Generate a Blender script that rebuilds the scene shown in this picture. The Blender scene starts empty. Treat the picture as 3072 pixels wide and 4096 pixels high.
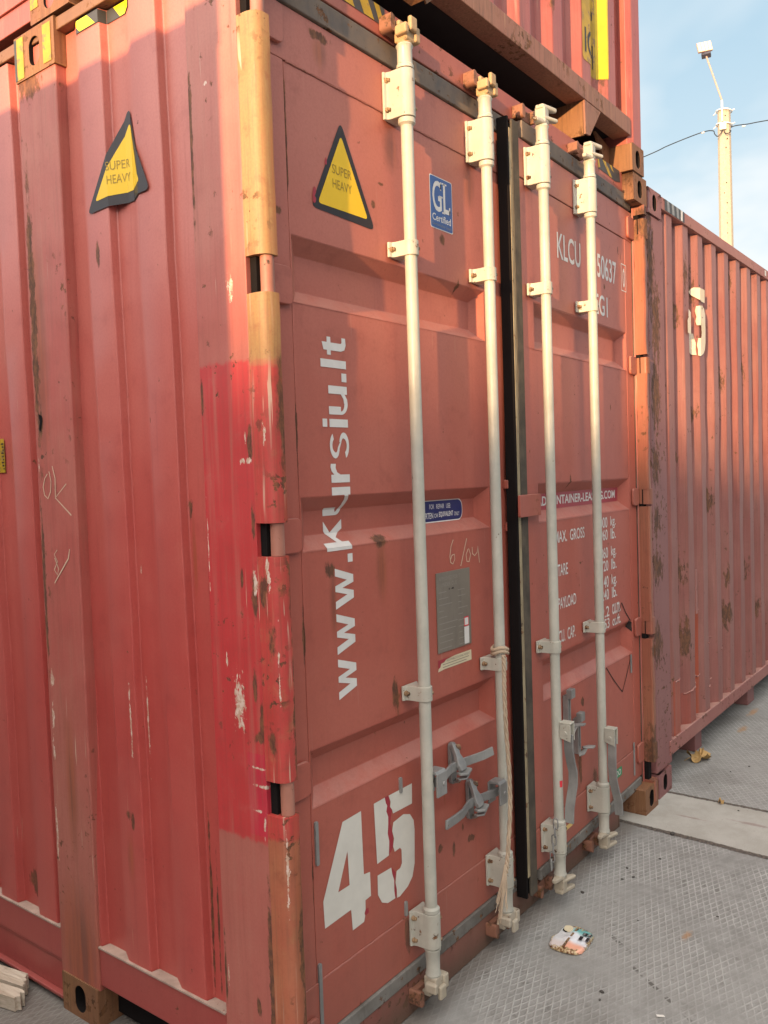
import bpy, bmesh, math, random
from mathutils import Vector, Matrix
rad = math.radians
random.seed(7)
scene = bpy.context.scene
col = scene.collection

# ------------------------------------------------------------------ camera
cam_d = bpy.data.cameras.new('camera')
cam = bpy.data.objects.new('camera', cam_d)
col.objects.link(cam)
YAW, PITCH, ROLL, FPX = rad(52.66389), rad(-2.425396), rad(-1.889899), 3394.369
_f = Vector((math.sin(YAW)*math.cos(PITCH), math.cos(YAW)*math.cos(PITCH), math.sin(PITCH)))
_r = Vector((math.cos(YAW), -math.sin(YAW), 0.0))
_u = _r.cross(_f)
_r2 = math.cos(ROLL)*_r + math.sin(ROLL)*_u
_u2 = -math.sin(ROLL)*_r + math.cos(ROLL)*_u
M = Matrix((( _r2.x, _u2.x, -_f.x, -1.39812), (_r2.y, _u2.y, -_f.y, -1.40004), (_r2.z, _u2.z, -_f.z, 1.59399), (0, 0, 0, 1)))
cam.matrix_world = M
cam_d.sensor_fit = 'VERTICAL'
cam_d.sensor_height = 36.0
cam_d.lens = FPX/4096*36.0
cam_d.clip_start = 0.05
cam_d.clip_end = 2000
scene.camera = cam

# ------------------------------------------------------------------ light
SUN_EL, SUN_AZ = rad(4.4), rad(11.2)          # azimuth: towards the viewer's side of the -x axis
to_sun = Vector((-math.cos(SUN_EL)*math.cos(SUN_AZ), -math.cos(SUN_EL)*math.sin(SUN_AZ), math.sin(SUN_EL)))
sl = bpy.data.lights.new('sun', 'SUN')
sl.energy = 3.0
sl.angle = rad(0.6)
sl.color = (1.0, 0.62, 0.30)
so = bpy.data.objects.new('sun', sl)
so.rotation_euler = to_sun.to_track_quat('Z', 'Y').to_euler()
col.objects.link(so)
scene.view_settings.view_transform = 'Standard'
scene.view_settings.look = 'None'
scene.view_settings.gamma = 1.0
scene.view_settings.exposure = 1.62

# ------------------------------------------------------------------ node helper
class NT:
    def __init__(s, tree): s.t = tree; s.n = tree.nodes; s.l = tree.links
    def new(s, typ, **kw):
        n = s.n.new(typ)
        for k, v in kw.items(): setattr(n, k, v)
        return n
    def put(s, sock, v):
        if hasattr(v, 'links'): s.l.new(v, sock)
        elif isinstance(v, (tuple, list)) and len(v) == 3 and sock.type == 'RGBA': sock.default_value = (*v, 1)
        else: sock.default_value = v
    def math(s, op, a, b=0.0, c=0.0, clamp=False):
        n = s.new('ShaderNodeMath', operation=op, use_clamp=clamp)
        s.put(n.inputs[0], a); s.put(n.inputs[1], b); s.put(n.inputs[2], c); return n.outputs[0]
    def vmath(s, op, a, b=(0, 0, 0)):
        n = s.new('ShaderNodeVectorMath', operation=op)
        s.put(n.inputs[0], a); s.put(n.inputs[1], b)
        return n.outputs[1] if op in ('LENGTH', 'DOT_PRODUCT', 'DISTANCE') else n.outputs[0]
    def pos(s): return s.new('ShaderNodeNewGeometry').outputs['Position']
    def sep(s, v):
        n = s.new('ShaderNodeSeparateXYZ'); s.put(n.inputs[0], v); return n.outputs
    def comb(s, x, y, z):
        n = s.new('ShaderNodeCombineXYZ'); s.put(n.inputs[0], x); s.put(n.inputs[1], y); s.put(n.inputs[2], z); return n.outputs[0]
    def noise(s, vec, scale, detail=3.0, rough=0.55, dist=0.0):
        n = s.new('ShaderNodeTexNoise'); s.put(n.inputs['Vector'], vec); n.inputs['Scale'].default_value = scale
        n.inputs['Detail'].default_value = detail; n.inputs['Roughness'].default_value = rough; n.inputs['Distortion'].default_value = dist
        return n.outputs['Fac']
    def noisec(s, vec, scale, detail=2.0):
        n = s.new('ShaderNodeTexNoise'); s.put(n.inputs['Vector'], vec); n.inputs['Scale'].default_value = scale
        n.inputs['Detail'].default_value = detail; return n.outputs['Color']
    def voro(s, vec, scale, feature='F1', rand=1.0):
        n = s.new('ShaderNodeTexVoronoi', feature=feature); s.put(n.inputs['Vector'], vec); n.inputs['Scale'].default_value = scale
        n.inputs['Randomness'].default_value = rand
        return n.outputs
    def mr(s, v, a, b, c=0.0, d=1.0, smooth=True):
        n = s.new('ShaderNodeMapRange', interpolation_type='SMOOTHSTEP' if smooth else 'LINEAR', clamp=True) if smooth else s.new('ShaderNodeMapRange')
        s.put(n.inputs[0], v); s.put(n.inputs[1], a); s.put(n.inputs[2], b); s.put(n.inputs[3], c); s.put(n.inputs[4], d); return n.outputs[0]
    def mix(s, fac, a, b, mode='MIX'):
        n = s.new('ShaderNodeMix', data_type='RGBA', blend_type=mode); s.put(n.inputs[0], fac); s.put(n.inputs[6], a); s.put(n.inputs[7], b); return n.outputs[2]
    def bump(s, h, strength=0.3, dist=0.002, normal=None):
        n = s.new('ShaderNodeBump'); n.inputs['Strength'].default_value = strength; n.inputs['Distance'].default_value = dist
        s.put(n.inputs['Height'], h)
        if normal is not None: s.l.new(normal, n.inputs['Normal'])
        return n.outputs[0]
    def spots(s, P, lst, warp=0.25, wscale=22.0, edge=(1.0, 0.55), stretch=None):
        """union of soft ellipsoid masks at fixed places, edges broken by noise"""
        nz = s.math('MULTIPLY', s.math('SUBTRACT', s.noise(s.vmath('MULTIPLY', P, (1.0, 1.0, 0.42)), wscale*1.25, 5, 0.72), 0.5), 4*warp)
        out = None
        for c, r in lst:
            d = s.vmath('SUBTRACT', P, c)
            d = s.vmath('DIVIDE', d, r)
            L = s.math('ADD', s.vmath('LENGTH', d), nz)
            m = s.mr(L, edge[0], edge[1])
            out = m if out is None else s.math('MAXIMUM', out, m)
        return out

# ------------------------------------------------------------------ world: low evening sun, thin bright cloud
w = bpy.data.worlds.new('World'); scene.world = w; w.use_nodes = True
nt = NT(w.node_tree); nt.n.clear()
sky = nt.new('ShaderNodeTexSky', sky_type='NISHITA'); sky.sun_disc = False
sky.sun_elevation = SUN_EL
sky.sun_rotation = math.atan2(to_sun.x, to_sun.y)
sky.altitude = 0; sky.air_density = 1.0; sky.dust_density = 1.2; sky.ozone_density = 1.0
tc = nt.new('ShaderNodeTexCoord')
V = tc.outputs['Generated']
vx, vy, vz = nt.sep(V)
zz = nt.math('ADD', nt.math('MAXIMUM', vz, 0.0), 0.16)
flat = nt.comb(nt.math('DIVIDE', vx, zz), nt.math('DIVIDE', vy, zz), 0.0)
cl = nt.noise(nt.vmath('ADD', flat, (2.3, 0.6, 0.0)), 0.62, 5, 0.55, 0.4)
cm = nt.mr(cl, 0.33, 0.56)
low = nt.mr(vz, 0.55, 0.02, 0.0, 0.7)
sd = nt.vmath('DOT_PRODUCT', V, (-0.80, -0.05, 0.60))       # unseen haze glow added over the west to brighten the side wall
cm = nt.math('MAXIMUM', nt.math('MULTIPLY', cm, 0.92), low)
cm = nt.math('MAXIMUM', cm, nt.mr(sd, 0.35, 0.7))
cm = nt.math('MULTIPLY', cm, nt.mr(vz, -0.02, 0.03))
west = nt.mr(sd, 0.05, 0.95)
blue = nt.mix(0.75, sky.outputs[0], (1.62, 2.40, 2.98))
skyc = nt.mix(cm, blue, nt.mix(west, (3.15, 3.3, 3.36), (11.5, 10.6, 9.9)))
bg = nt.new('ShaderNodeBackground'); nt.put(bg.inputs[0], skyc); bg.inputs[1].default_value = 0.10
wo = nt.new('ShaderNodeOutputWorld'); nt.l.new(bg.outputs[0], wo.inputs[0])

# ------------------------------------------------------------------ materials
MATS = {}
def base_mat(name):
    m = bpy.data.materials.new(name); m.use_nodes = True
    t = NT(m.node_tree); b = t.n['Principled BSDF']; MATS[name] = m
    return m, t, b
RUST_D, RUST_L, RUST_O = (0.055, 0.028, 0.015), (0.17, 0.075, 0.03), (0.36, 0.10, 0.025)
def paint(name, c1, c2, fade=0.5, streak=0.35, speck=0.68, rough=0.42, rust=(), chips=(), patches=(), drips=(), dirt_z=None, scratch=0.0, dust=None, dent=0.0, spec=0.5, glare_fade=None, grime=0.0, mottle=0.22, rwarp=0.6, scr_t=0.705):
    """weathered painted steel.  rust / chips / drips: fixed blemishes [(centre, radii)]; patches: [(colour, box centre, box half size)]"""
    m, t, b = base_mat(name)
    P = t.pos(); X, Y, Z = t.sep(P)
    big = t.noise(P, 1.3, 4, 0.6)
    stk = t.noise(t.vmath('MULTIPLY', P, (38, 38, 1.6)), 1.0, 3, 0.6)
    fine = t.noise(P, 160, 2, 0.6)
    c = t.mix(t.mr(big, 0.30, 0.72, 0.0, fade), c1, c2)
    if glare_fade:                 # paler with height: veiling glare of the bright sky painted into the colour
        z0, z1, amt = glare_fade
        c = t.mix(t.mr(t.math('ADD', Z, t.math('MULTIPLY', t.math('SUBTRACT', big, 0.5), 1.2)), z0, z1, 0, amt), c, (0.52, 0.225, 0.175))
    for pc, cen, half in patches:
        d = t.vmath('DIVIDE', t.vmath('ABSOLUTE', t.vmath('SUBTRACT', P, cen)), half)
        dx, dy, dz = t.sep(d)
        mm = t.math('MAXIMUM', t.math('MAXIMUM', dx, dy), dz)
        mm = t.math('ADD', mm, t.math('MULTIPLY', t.math('SUBTRACT', t.noise(P, 40, 3), 0.5), 0.05))
        c = t.mix(t.mr(mm, 1.012, 0.99), c, t.mix(t.mr(stk, 0.45, 0.75, 0, 0.22), pc, c))
    c = t.mix(t.mr(stk, 0.5, 0.85, 0.0, streak), c, c2)
    c = t.mix(t.mr(stk, 0.45, 0.2, 0.0, streak*0.8), c, tuple(v*0.55 for v in c1))
    if dust is not None:        # pale film that settles on upward faces and drifts in streaks
        nrm = t.new('ShaderNodeNewGeometry').outputs['Normal']
        nz = t.sep(nrm)[2]
        dm = t.math('MULTIPLY', t.mr(nz, 0.25, 0.9), t.mr(t.noise(P, 9, 4, 0.7), 0.25, 0.6))
        c = t.mix(t.math('MULTIPLY', dm, dust), c, (0.44, 0.27, 0.22))
    mo = t.noise(P, 13, 6, 0.72)
    c = t.mix(t.mr(mo, 0.52, 0.72, 0.0, mottle), c, tuple(v*0.55 for v in c1)); c = t.mix(t.mr(mo, 0.48, 0.28, 0.0, mottle), c, c2)
    c = t.mix(t.mr(fine, 0.35, 0.7, 0.0, 0.16), c, tuple(v*0.7 for v in c1))
    if scratch:
        sc = t.noise(t.vmath('MULTIPLY', P, (95, 95, 3.2)), 1.0, 2, 0.5)
        sm = t.math('MULTIPLY', t.mr(sc, scr_t, scr_t+0.035), t.mr(t.noise(P, 2.7, 2), 0.45, 0.62))
        c = t.mix(t.math('MULTIPLY', sm, scratch), c, (0.55, 0.40, 0.30))
    if grime:                  # fine vertical scuffs and grease
        g1 = t.noise(t.vmath('MULTIPLY', P, (140, 140, 5.0)), 1.0, 3, 0.6); g2 = t.noise(t.vmath('MULTIPLY', P, (12, 12, 3.0)), 1.0, 4, 0.65)
        c = t.mix(t.math('MULTIPLY', t.mr(g1, 0.50, 0.68), grime), c, (0.085, 0.05, 0.032))
        c = t.mix(t.math('MULTIPLY', t.mr(g2, 0.50, 0.72), grime), c, (0.15, 0.075, 0.045))
        c = t.mix(t.math('MULTIPLY', t.mr(g1, 0.40, 0.28), grime*.7), c, (0.46, 0.30, 0.17))
    # rust speckle
    sp = t.noise(P, 34, 4, 0.62); gate = t.noise(P, 3.1, 3, 0.6)
    rm = t.math('MULTIPLY', t.mr(sp, speck, speck+0.05), t.mr(gate, 0.46, 0.58))
    rcol = t.mix(t.mr(t.noise(t.vmath('MULTIPLY', P, (1, 1, .4)), 75, 4, 0.7), 0.38, 0.66), RUST_D, RUST_L)
    if drips:
        dmk = t.spots(P, drips, 0.12, 14, (1.0, 0.1))
        c = t.mix(t.math('MULTIPLY', dmk, 0.55), c, t.mix(t.mr(stk, 0.3, 0.7), RUST_O, RUST_D))
    if rust:
        rm = t.math('MAXIMUM', rm, t.spots(P, rust, rwarp, 32))
    c = t.mix(t.math('MULTIPLY', rm, 0.88), c, rcol)
    hgt = t.math('ADD', t.math('MULTIPLY', fine, 0.25), t.math('MULTIPLY', rm, -1.0))
    if chips:
        ck = t.spots(P, chips, 1.15, 75, (0.80, 0.70))
        c = t.mix(ck, c, t.mix(t.mr(t.noise(P, 80, 2), 0.4, 0.6), (0.50, 0.33, 0.24), (0.64, 0.50, 0.42)))
    if dirt_z is not None:
        z0, z1, amt, dc = dirt_z
        dz_ = t.math('ADD', Z, t.math('MULTIPLY', t.math('SUBTRACT', t.noise(t.vmath('MULTIPLY', P, (9, 9, 2.5)), 1, 4, 0.65), 0.5), (z1-z0)*1.1))
        c = t.mix(t.mr(dz_, z1, z0, 0.0, amt), c, dc)
    t.put(b.inputs['Base Color'], c)
    t.put(b.inputs['Roughness'], t.mr(t.math('ADD', t.math('MULTIPLY', rm, 0.6), t.math('MULTIPLY', big, 0.4)), 0.1, 0.75, rough-0.06, rough+0.30, False))
    b.inputs['Specular IOR Level'].default_value = spec
    nb = t.bump(hgt, 0.35, 0.0012)
    if dent:
        nb = t.bump(t.noise(P, 3.2, 2, 0.5), dent, 0.02, nb)
    t.put(b.inputs['Normal'], nb)
    return m
def metal(name, c1, c2, rough=0.5, rust=0.66, met=0.0, zdark=None, spec=0.5, scale=26.0):
    m, t, b = base_mat(name)
    P = t.pos()
    n1 = t.noise(P, 8, 4, 0.65); n2 = t.noise(t.vmath('MULTIPLY', P, (60, 60, 9)), 1, 3)
    c = t.mix(t.mr(n1, 0.3, 0.7), c1, c2)
    c = t.mix(t.mr(n2, 0.5, 0.8, 0, 0.35), c, tuple(v*0.62 for v in c1))
    if zdark is not None:                      # stain with height: run-off dirt that stays on the metal
        z0, z1, dc = zdark
        Z = t.sep(P)[2]
        c = t.mix(t.mr(t.math('ADD', Z, t.math('MULTIPLY', t.math('SUBTRACT', n1, 0.5), 0.9)), z1, z0, 0, 0.75), c, dc)
    sp = t.noise(P, scale, 5, 0.7); rm = t.mr(sp, rust, rust+0.07)
    c = t.mix(rm, c, t.mix(t.mr(t.noise(P, 70, 2), 0.4, 0.6), RUST_D, RUST_L))
    t.put(b.inputs['Base Color'], c); b.inputs['Metallic'].default_value = met
    t.put(b.inputs['Roughness'], t.mr(n1, 0.2, 0.8, rough-0.1, rough+0.15, False))
    b.inputs['Specular IOR Level'].default_value = spec
    t.put(b.inputs['Normal'], t.bump(t.math('ADD', t.noise(P, 120, 3), t.math('MULTIPLY', rm, -0.5)), 0.3, 0.001))
    return m
def flatm(name, c, rough=0.5, var=0.2, wear=None, wearc=(0.30, 0.08, 0.06), spec=0.4, wscale=30):
    m, t, b = base_mat(name)
    P = t.pos()
    k = t.mix(t.mr(t.noise(P, 18, 4, 0.6), 0.3, 0.7, 0, var), c, tuple(v*0.55 for v in c))
    if wear is not None:
        k = t.mix(t.mr(t.noise(P, wscale, 5, 0.72), wear, wear+0.02), k, wearc)
    t.put(b.inputs['Base Color'], k); b.inputs['Roughness'].default_value = rough
    b.inputs['Specular IOR Level'].default_value = spec
    return m

RED, REDF = (0.44, 0.066, 0.057), (0.49, 0.135, 0.105)
DOOR, DOORF = (0.385, 0.090, 0.060), (0.45, 0.135, 0.095)
paint('door_paint', DOOR, DOORF, fade=0.55, streak=0.26, speck=0.665, rough=0.50, dirt_z=(0.12, 0.60, 0.35, (0.21, 0.095, 0.07)), dust=0.4, scratch=0.18, dent=0.25, glare_fade=(1.2, 2.9, 0.42), mottle=0.30,
      rust=[((0.497, 0.06, 1.414), (0.042, 0.09, 0.022)), ((0.276, 0.06, 1.352), (0.020, 0.09, 0.028)), ((0.302, 0.06, 2.729), (0.045, 0.09, 0.014)),
            ((0.749, 0.06, 0.431), (0.014, 0.05, 0.014)), ((0.824, 0.06, 0.403), (0.01, 0.05, 0.03)), ((0.93, 0.06, 0.40), (0.03, 0.05, 0.012)),
            ((0.862, 0.06, 2.323), (0.015, 0.05, 0.02)), ((0.514, 0.06, 2.352), (0.010, 0.05, 0.014)), ((0.548, 0.06, 2.418), (0.014, 0.05, 0.006)),
            ((0.165, 0.06, 1.20), (0.006, 0.05, 0.10)), ((0.166, 0.06, 1.73), (0.005, 0.05, 0.14)), ((0.168, 0.06, 2.45), (0.004, 0.05, 0.2)),
            ((0.165, 0.06, 0.55), (0.004, 0.05, 0.12)), ((0.125, 0.06, 2.25), (0.012, 0.05, 0.012)), ((0.11, 0.06, 2.22), (0.008, 0.05, 0.01)),
            ((0.545, 0.06, 0.96), (0.022, 0.05, 0.055)), ((0.56, 0.06, 0.25), (0.02, 0.05, 0.06)), ((0.95, 0.06, 2.19), (0.01, 0.05, 0.03)),
            ((0.335, 0.06, 0.13), (0.012, 0.05, 0.03)), ((0.70, 0.06, 0.46), (0.012, 0.05, 0.006)), ((0.88, 0.06, 0.455), (0.008, 0.05, 0.02)), ((0.17,0.06,0.05),(0.02,0.05,0.03)),
            ((1.93, 0.04, 1.83), (0.006, 0.09, 0.09)), ((1.96, 0.04, 1.70), (0.016, 0.09, 0.02)), ((2.14, 0.05, 1.86), (0.008, 0.09, 0.02)), ((1.69, 0.03, 1.55), (0.010, 0.09, 0.03)),
            ((2.27, 0.05, 2.56), (0.006, 0.09, 0.02)), ((2.30, 0.05, 2.535), (0.006, 0.09, 0.02)), ((2.16, 0.05, 2.33), (0.006, 0.09, 0.008)), ((2.10, 0.05, 2.37), (0.01, 0.09, 0.012)),
            ((1.76, 0.03, 0.66), (0.02, 0.09, 0.02)), ((1.72, 0.03, 0.40), (0.02, 0.09, 0.10)), ((1.87, 0.03, 0.32), (0.03, 0.09, 0.05)), ((2.08, 0.04, 0.16), (0.05, 0.09, 0.05))],
      drips=[((0.497, 0.06, 1.33), (0.036, 0.09, 0.13)), ((0.284, 0.06, 1.26), (0.020, 0.09, 0.14)), ((0.302, 0.06, 2.69), (0.04, 0.09, 0.06)), ((0.552, 0.06, 0.93), (0.012, 0.05, 0.1)),
             ((0.78, 0.06, 0.60), (0.008, 0.05, 0.06)), ((1.70, 0.03, 0.42), (0.05, 0.09, 0.16)), ((0.60, 0.06, 2.53), (0.05, 0.05, 0.09)), ((1.03, 0.06, 2.53), (0.05, 0.05, 0.1))])
paint('side_paint', RED, REDF, fade=0.35, streak=0.34, glare_fade=(0.6, 2.9, 0.52), speck=0.685, rough=0.40, dust=0.5, scratch=0.55, dent=0.35,
      rust=[((0.02, 0.601, 0.675), (0.05, 0.012, 0.018)), ((0.02, 0.583, 0.655), (0.05, 0.008, 0.03)), ((0.02, 0.308, 1.529), (0.05, 0.010, 0.03)), ((0.02, 0.294, 0.50), (0.04, 0.006, 0.28)),
            ((0.02, 1.15, 0.33), (0.05, 0.03, 0.05)), ((0.02, 0.27, 0.45), (0.04, 0.005, 0.2)), ((0.02, 0.62, 2.22), (0.05, 0.010, 0.05)), ((0.02, 0.44, 1.76), (0.05, 0.006, 0.012))],
      chips=[((0.02, 0.527, 1.36), (0.05, 0.0025, 0.02)), ((0.02, 0.525, 0.95), (0.05, 0.003, 0.12)), ((0.02, 0.57, 0.93), (0.05, 0.004, 0.12))],
      drips=[((0.02, 0.30, 1.40), (0.04, 0.012, 0.14)), ((0.02, 0.6, 0.55), (0.05, 0.02, 0.1))])
POSTC = (0.36, 0.135, 0.095)
paint('post_paint', (0.40, 0.100, 0.080), (0.43, 0.185, 0.14), grime=0.10, fade=0.7, streak=0.55, speck=0.62, rough=0.5, scratch=0.9, dent=0.5,
      patches=[((0.48, 0.040, 0.042), (0.02, 0.12, 1.30), (0.06, 0.112, 0.575)), ((0.50, 0.025, 0.05), (0.02, 0.07, 0.84), (0.06, 0.035, 0.10))],
      rust=[((0.0, 0.055, 1.68), (0.05, 0.010, 0.05)), ((0.0, 0.06, 1.32), (0.05, 0.013, 0.07)), ((0.0, 0.055, 1.50), (0.05, 0.008, 0.05)),
            
            ((0.0, 0.07, 1.10), (0.05, 0.008, 0.05)), ((0.0, 0.05, 1.02), (0.05, 0.012, 0.05)), ((0.0, 0.216, 2.4), (0.05, 0.008, 0.2)), ((0.0, 0.216, 1.80), (0.05, 0.006, 0.05)),
            ((0.0, 0.05, 0.40), (0.05, 0.012, 0.25)), ((0.0, 0.06, 0.98), (0.05, 0.02, 0.02)), ((0.0, 0.10, 1.36), (0.05, 0.006, 0.03)), ((0.0, 0.10, 0.31), (0.05, 0.01, 0.03)), ((0.0, 0.215, 0.37),(0.05,0.005,0.1))],
      chips=[((0.0, 0.125, 1.055), (0.05, 0.020, 0.065)), ((0.0, 0.165, 1.16), (0.05, 0.003, 0.022)), ((0.0, 0.06, 1.64), (0.05, 0.008, 0.008)), ((0.0, 0.085, 1.64), (0.05, 0.010, 0.007)),
             ((0.0, 0.07, 1.70), (0.05, 0.003, 0.02)), ((0.0, 0.035, 1.56), (0.05, 0.006, 0.04)), ((0.0, 0.055, 1.35), (0.05, 0.006, 0.03)), ((0.0, 0.215, 1.43), (0.05, 0.002, 0.10)),
             ((0.0, 0.16, 2.54), (0.05, 0.008, 0.005)), ((0.0, 0.10, 2.05), (0.05, 0.010, 0.03)), ((0.0, 0.02, 0.62), (0.02, 0.003, 0.10)), ((0.0, 0.205, 0.36), (0.05, 0.003, 0.03)),
             ((0.0, 0.065, 0.905), (0.05, 0.03, 0.004)), ((0.0, 0.06, 0.862), (0.05, 0.028, 0.004)), ((0.0, 0.075, 0.80), (0.05, 0.02, 0.004)), ((0.0, 0.055, 0.77), (0.05, 0.004, 0.03))])
paint('far_edge_paint', (0.29, 0.085, 0.055), (0.31, 0.125, 0.07), fade=0.9, grime=0.3, streak=0.5, speck=0.60, rough=0.5, scratch=0.6, dent=0.3,
      rust=[((2.47, 0.0, 0.25), (0.06, 0.06, 0.16)), ((2.48, 0.0, 0.75), (0.03, 0.05, 0.06)), ((2.49, 0.0, 1.9), (0.012, 0.05, 0.2)), ((2.47, 0.0, 2.70), (0.06, 0.06, 0.10))], drips=[((2.47, 0.0, 2.55), (0.05, 0.06, 0.35)), ((2.47, 0, 2.1), (0.04, 0.06, 0.3))])
paint('edge_paint', (0.40, 0.092, 0.055), (0.37, 0.165, 0.075), fade=0.9, streak=0.45, grime=0.22, scr_t=0.60, mottle=0.55, drips=[((0.045, -.01, 2.3), (0.018, .03, 0.6)), ((0.045, -.01, 1.6), (0.02, .03, 0.5)), ((0.04, -.01, 0.5), (0.03, .04, 0.45)), ((0.02, 0.03, 2.10), (0.05, 0.03, 0.08))], speck=0.56, rough=0.55, scratch=1.0, dent=0.9,
      patches=[((0.33, 0.195, 0.075), (0.02, 0.02, 2.45), (0.028, 0.09, 0.575)), ((0.47, 0.048, 0.042), (0.02, 0.02, 1.30), (0.09, 0.08, 0.56))],
      rust=[((0.045, 0.0, 1.75), (0.022, 0.05, 0.16)), ((0.01, 0.03, 1.33), (0.04, 0.016, 0.05)), ((0.048, 0.0, 1.05), (0.014, 0.03, 0.35)), ((0.045, 0.0, 0.42), (0.016, 0.03, 0.25)), ((0.01, 0.02, 0.98), (0.02, 0.012, 0.05)), ((0.012, 0.01, 1.22), (0.02, 0.014, 0.06))],
      chips=[((0.01, 0.01, 1.70), (0.02, 0.004, 0.03)), ((0.01, 0.015, 1.38), (0.02, 0.006, 0.05)), ((0.02, -0.005, 0.65), (0.03, 0.003, 0.10)), ((0.02, -0.005, 1.15), (0.03, 0.002, 0.1))])
paint('mid_post_paint', (0.41, 0.090, 0.075), (0.40, 0.165, 0.12), grime=0.14, fade=0.7, streak=0.5, speck=0.60, drips=[((0.0, 0.86, 0.20), (0.05, 0.16, 0.30)), ((0.0, 0.92, 2.0), (0.05, 0.06, 0.5)), ((0.0, 0.86, 0.7), (0.05, 0.04, 0.3))], rough=0.55, scratch=0.9, dent=0.6,
      rust=[((0.0, 0.94, 2.1), (0.05, 0.02, 0.5)), ((0.0, 0.93, 1.78), (0.05, 0.018, 0.05)), ((0.0, 0.95, 1.3), (0.05, 0.01, 0.3)), ((0.0, 0.9, 2.76), (0.05, 0.08, 0.05))],
      chips=[((0.0, 0.945, 0.80), (0.05, 0.008, 0.03)), ((0.0, 0.95, 0.55), (0.05, 0.006, 0.09)), ((0.0, 0.935, 1.02), (0.05, 0.010, 0.03)), ((0.0, 0.94, 0.9), (0.05, 0.006, 0.06)), ((0.0, 0.95, 1.66), (0.05, 0.004, 0.03))])
paint('frame_paint', (0.34, 0.085, 0.06), (0.42, 0.16, 0.11), fade=0.7, streak=0.4, speck=0.60, rough=0.5, dust=0.5)
paint('sill_paint', (0.25, 0.06, 0.05), (0.22, 0.13, 0.09), fade=1.0, streak=0.5, speck=0.55, rough=0.6, dirt_z=(0.0, 0.12, 0.85, (0.115, 0.075, 0.05)))
paint('rail_paint', (0.33, 0.05, 0.045), (0.38, 0.11, 0.09), fade=0.5, streak=0.2, speck=0.66, rough=0.45, dirt_z=(0.0, 0.05, 0.5, (0.16, 0.09, 0.07)))
paint('casting_paint', (0.20, 0.085, 0.048), (0.26, 0.14, 0.06), fade=1.0, grime=0.4, streak=0.4, speck=0.55, rough=0.65, spec=0.3)
paint('top_rail_paint', (0.17, 0.08, 0.045), (0.24, 0.125, 0.06), fade=1.0, streak=0.3, speck=0.55, rough=0.6)
paint('upper_paint', (0.33, 0.075, 0.06), (0.42, 0.155, 0.12), fade=0.6, streak=0.6, grime=0.25, speck=0.66, rough=0.42, scratch=0.6,
      rust=[((1.95, 0.03, 3.3), (0.03, 0.06, 0.05)), ((1.6, 0.03, 3.42), (0.03, 0.05, 0.12)), ((2.09, 0.03, 3.4), (0.05, 0.05, 0.3)), ((1.72, 0.03, 3.3), (0.03, 0.05, 0.06))])
paint('upper_rail_paint', (0.26, 0.10, 0.07), (0.28, 0.15, 0.095), fade=1.0, grime=0.5, streak=0.5, speck=0.53, rough=0.6)
RCR0 = [((3.13, 0.05, 2.58), (0.03, 0.09, 0.07)), ((3.28, 0.05, 2.54), (0.035, 0.09, 0.09)), ((3.02, 0.05, 2.37), (0.045, 0.09, 0.06)), ((3.28, 0.05, 1.88), (0.04, 0.09, 0.045)),
       ((3.03, 0.05, 1.64), (0.022, 0.09, 0.025)), ((4.02, 0.05, 2.72), (0.04, 0.09, 0.09)), ((4.25, 0.05, 2.17), (0.06, 0.09, 0.08)), ((3.80, 0.05, 2.10), (0.03, 0.09, 0.05)),
       ((4.50, 0.05, 2.15), (0.04, 0.09, 0.05)), ((3.55, 0.05, 1.38), (0.035, 0.09, 0.06)), ((2.62, 0.02, 1.11), (0.06, 0.09, 0.07)), ((4.26, 0.05, 0.92), (0.07, 0.09, 0.07)),
       ((4.54, 0.05, 0.64), (0.05, 0.09, 0.05)), ((2.62, 0.02, 1.33), (0.04, 0.09, 0.06)), ((3.84, 0.05, 0.92), (0.02, 0.09, 0.05)), ((3.02, 0.05, 1.05), (0.05, 0.09, 0.08)),
       ((2.60, 0.02, 0.75), (0.05, 0.09, 0.09)), ((3.84, 0.05, 0.70), (0.05, 0.09, 0.06)), ((3.08, 0.05, 0.68), (0.035, 0.09, 0.08)), ((2.66, 0.02, 2.28), (0.05, 0.09, 0.16)),
       ((2.62, 0.02, 1.60), (0.05, 0.09, 0.08)), ((2.64, 0.02, 1.95), (0.05, 0.09, 0.15)), ((2.60, 0.02, 2.55), (0.04, 0.09, 0.2))]
RCR = [(c_, (r_[0]*1.3, r_[1], r_[2]*1.35)) for c_, r_ in RCR0]
RCD = [((3.28, 0.05, 2.40), (0.045, 0.09, 0.12)), ((4.02, 0.05, 2.52), (0.04, 0.09, 0.14)), ((4.25, 0.05, 2.0), (0.05, 0.09, 0.16)), ((3.28, 0.05, 1.76), (0.04, 0.09, 0.12)), ((3.02, 0.05, 2.22), (0.03, 0.09, 0.14))]
ORG = (0.36, 0.075, 0.035)
paint('rc_paint', (0.25, 0.085, 0.072), (0.33, 0.155, 0.13), fade=0.8, streak=0.6, speck=0.63, dent=0.5, rwarp=1.0, grime=0.2, rough=0.5, rust=RCR, drips=RCD, scratch=0.3, dust=0.6,
      patches=[(ORG, (3.25, 0.05, 0.50), (0.065, 0.2, 0.30)), (ORG, (3.49, 0.05, 0.50), (0.05, 0.2, 0.29)), ((0.36, 0.08, 0.045), (2.92, 0.05, 0.34), (0.08, 0.2, 0.17)), ((0.30, 0.075, 0.055), (3.10, 0.05, 0.28), (0.08, 0.2, 0.12))])
paint('white_rc', (0.74, 0.70, 0.60), (0.66, 0.45, 0.16), fade=0.8, streak=0.15, speck=0.62, rough=0.5, rust=[((3.27, 0.05, 2.56), (0.04, 0.09, 0.04))], drips=[((3.30, 0.05, 2.40), (0.045, 0.09, 0.15))])
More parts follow.
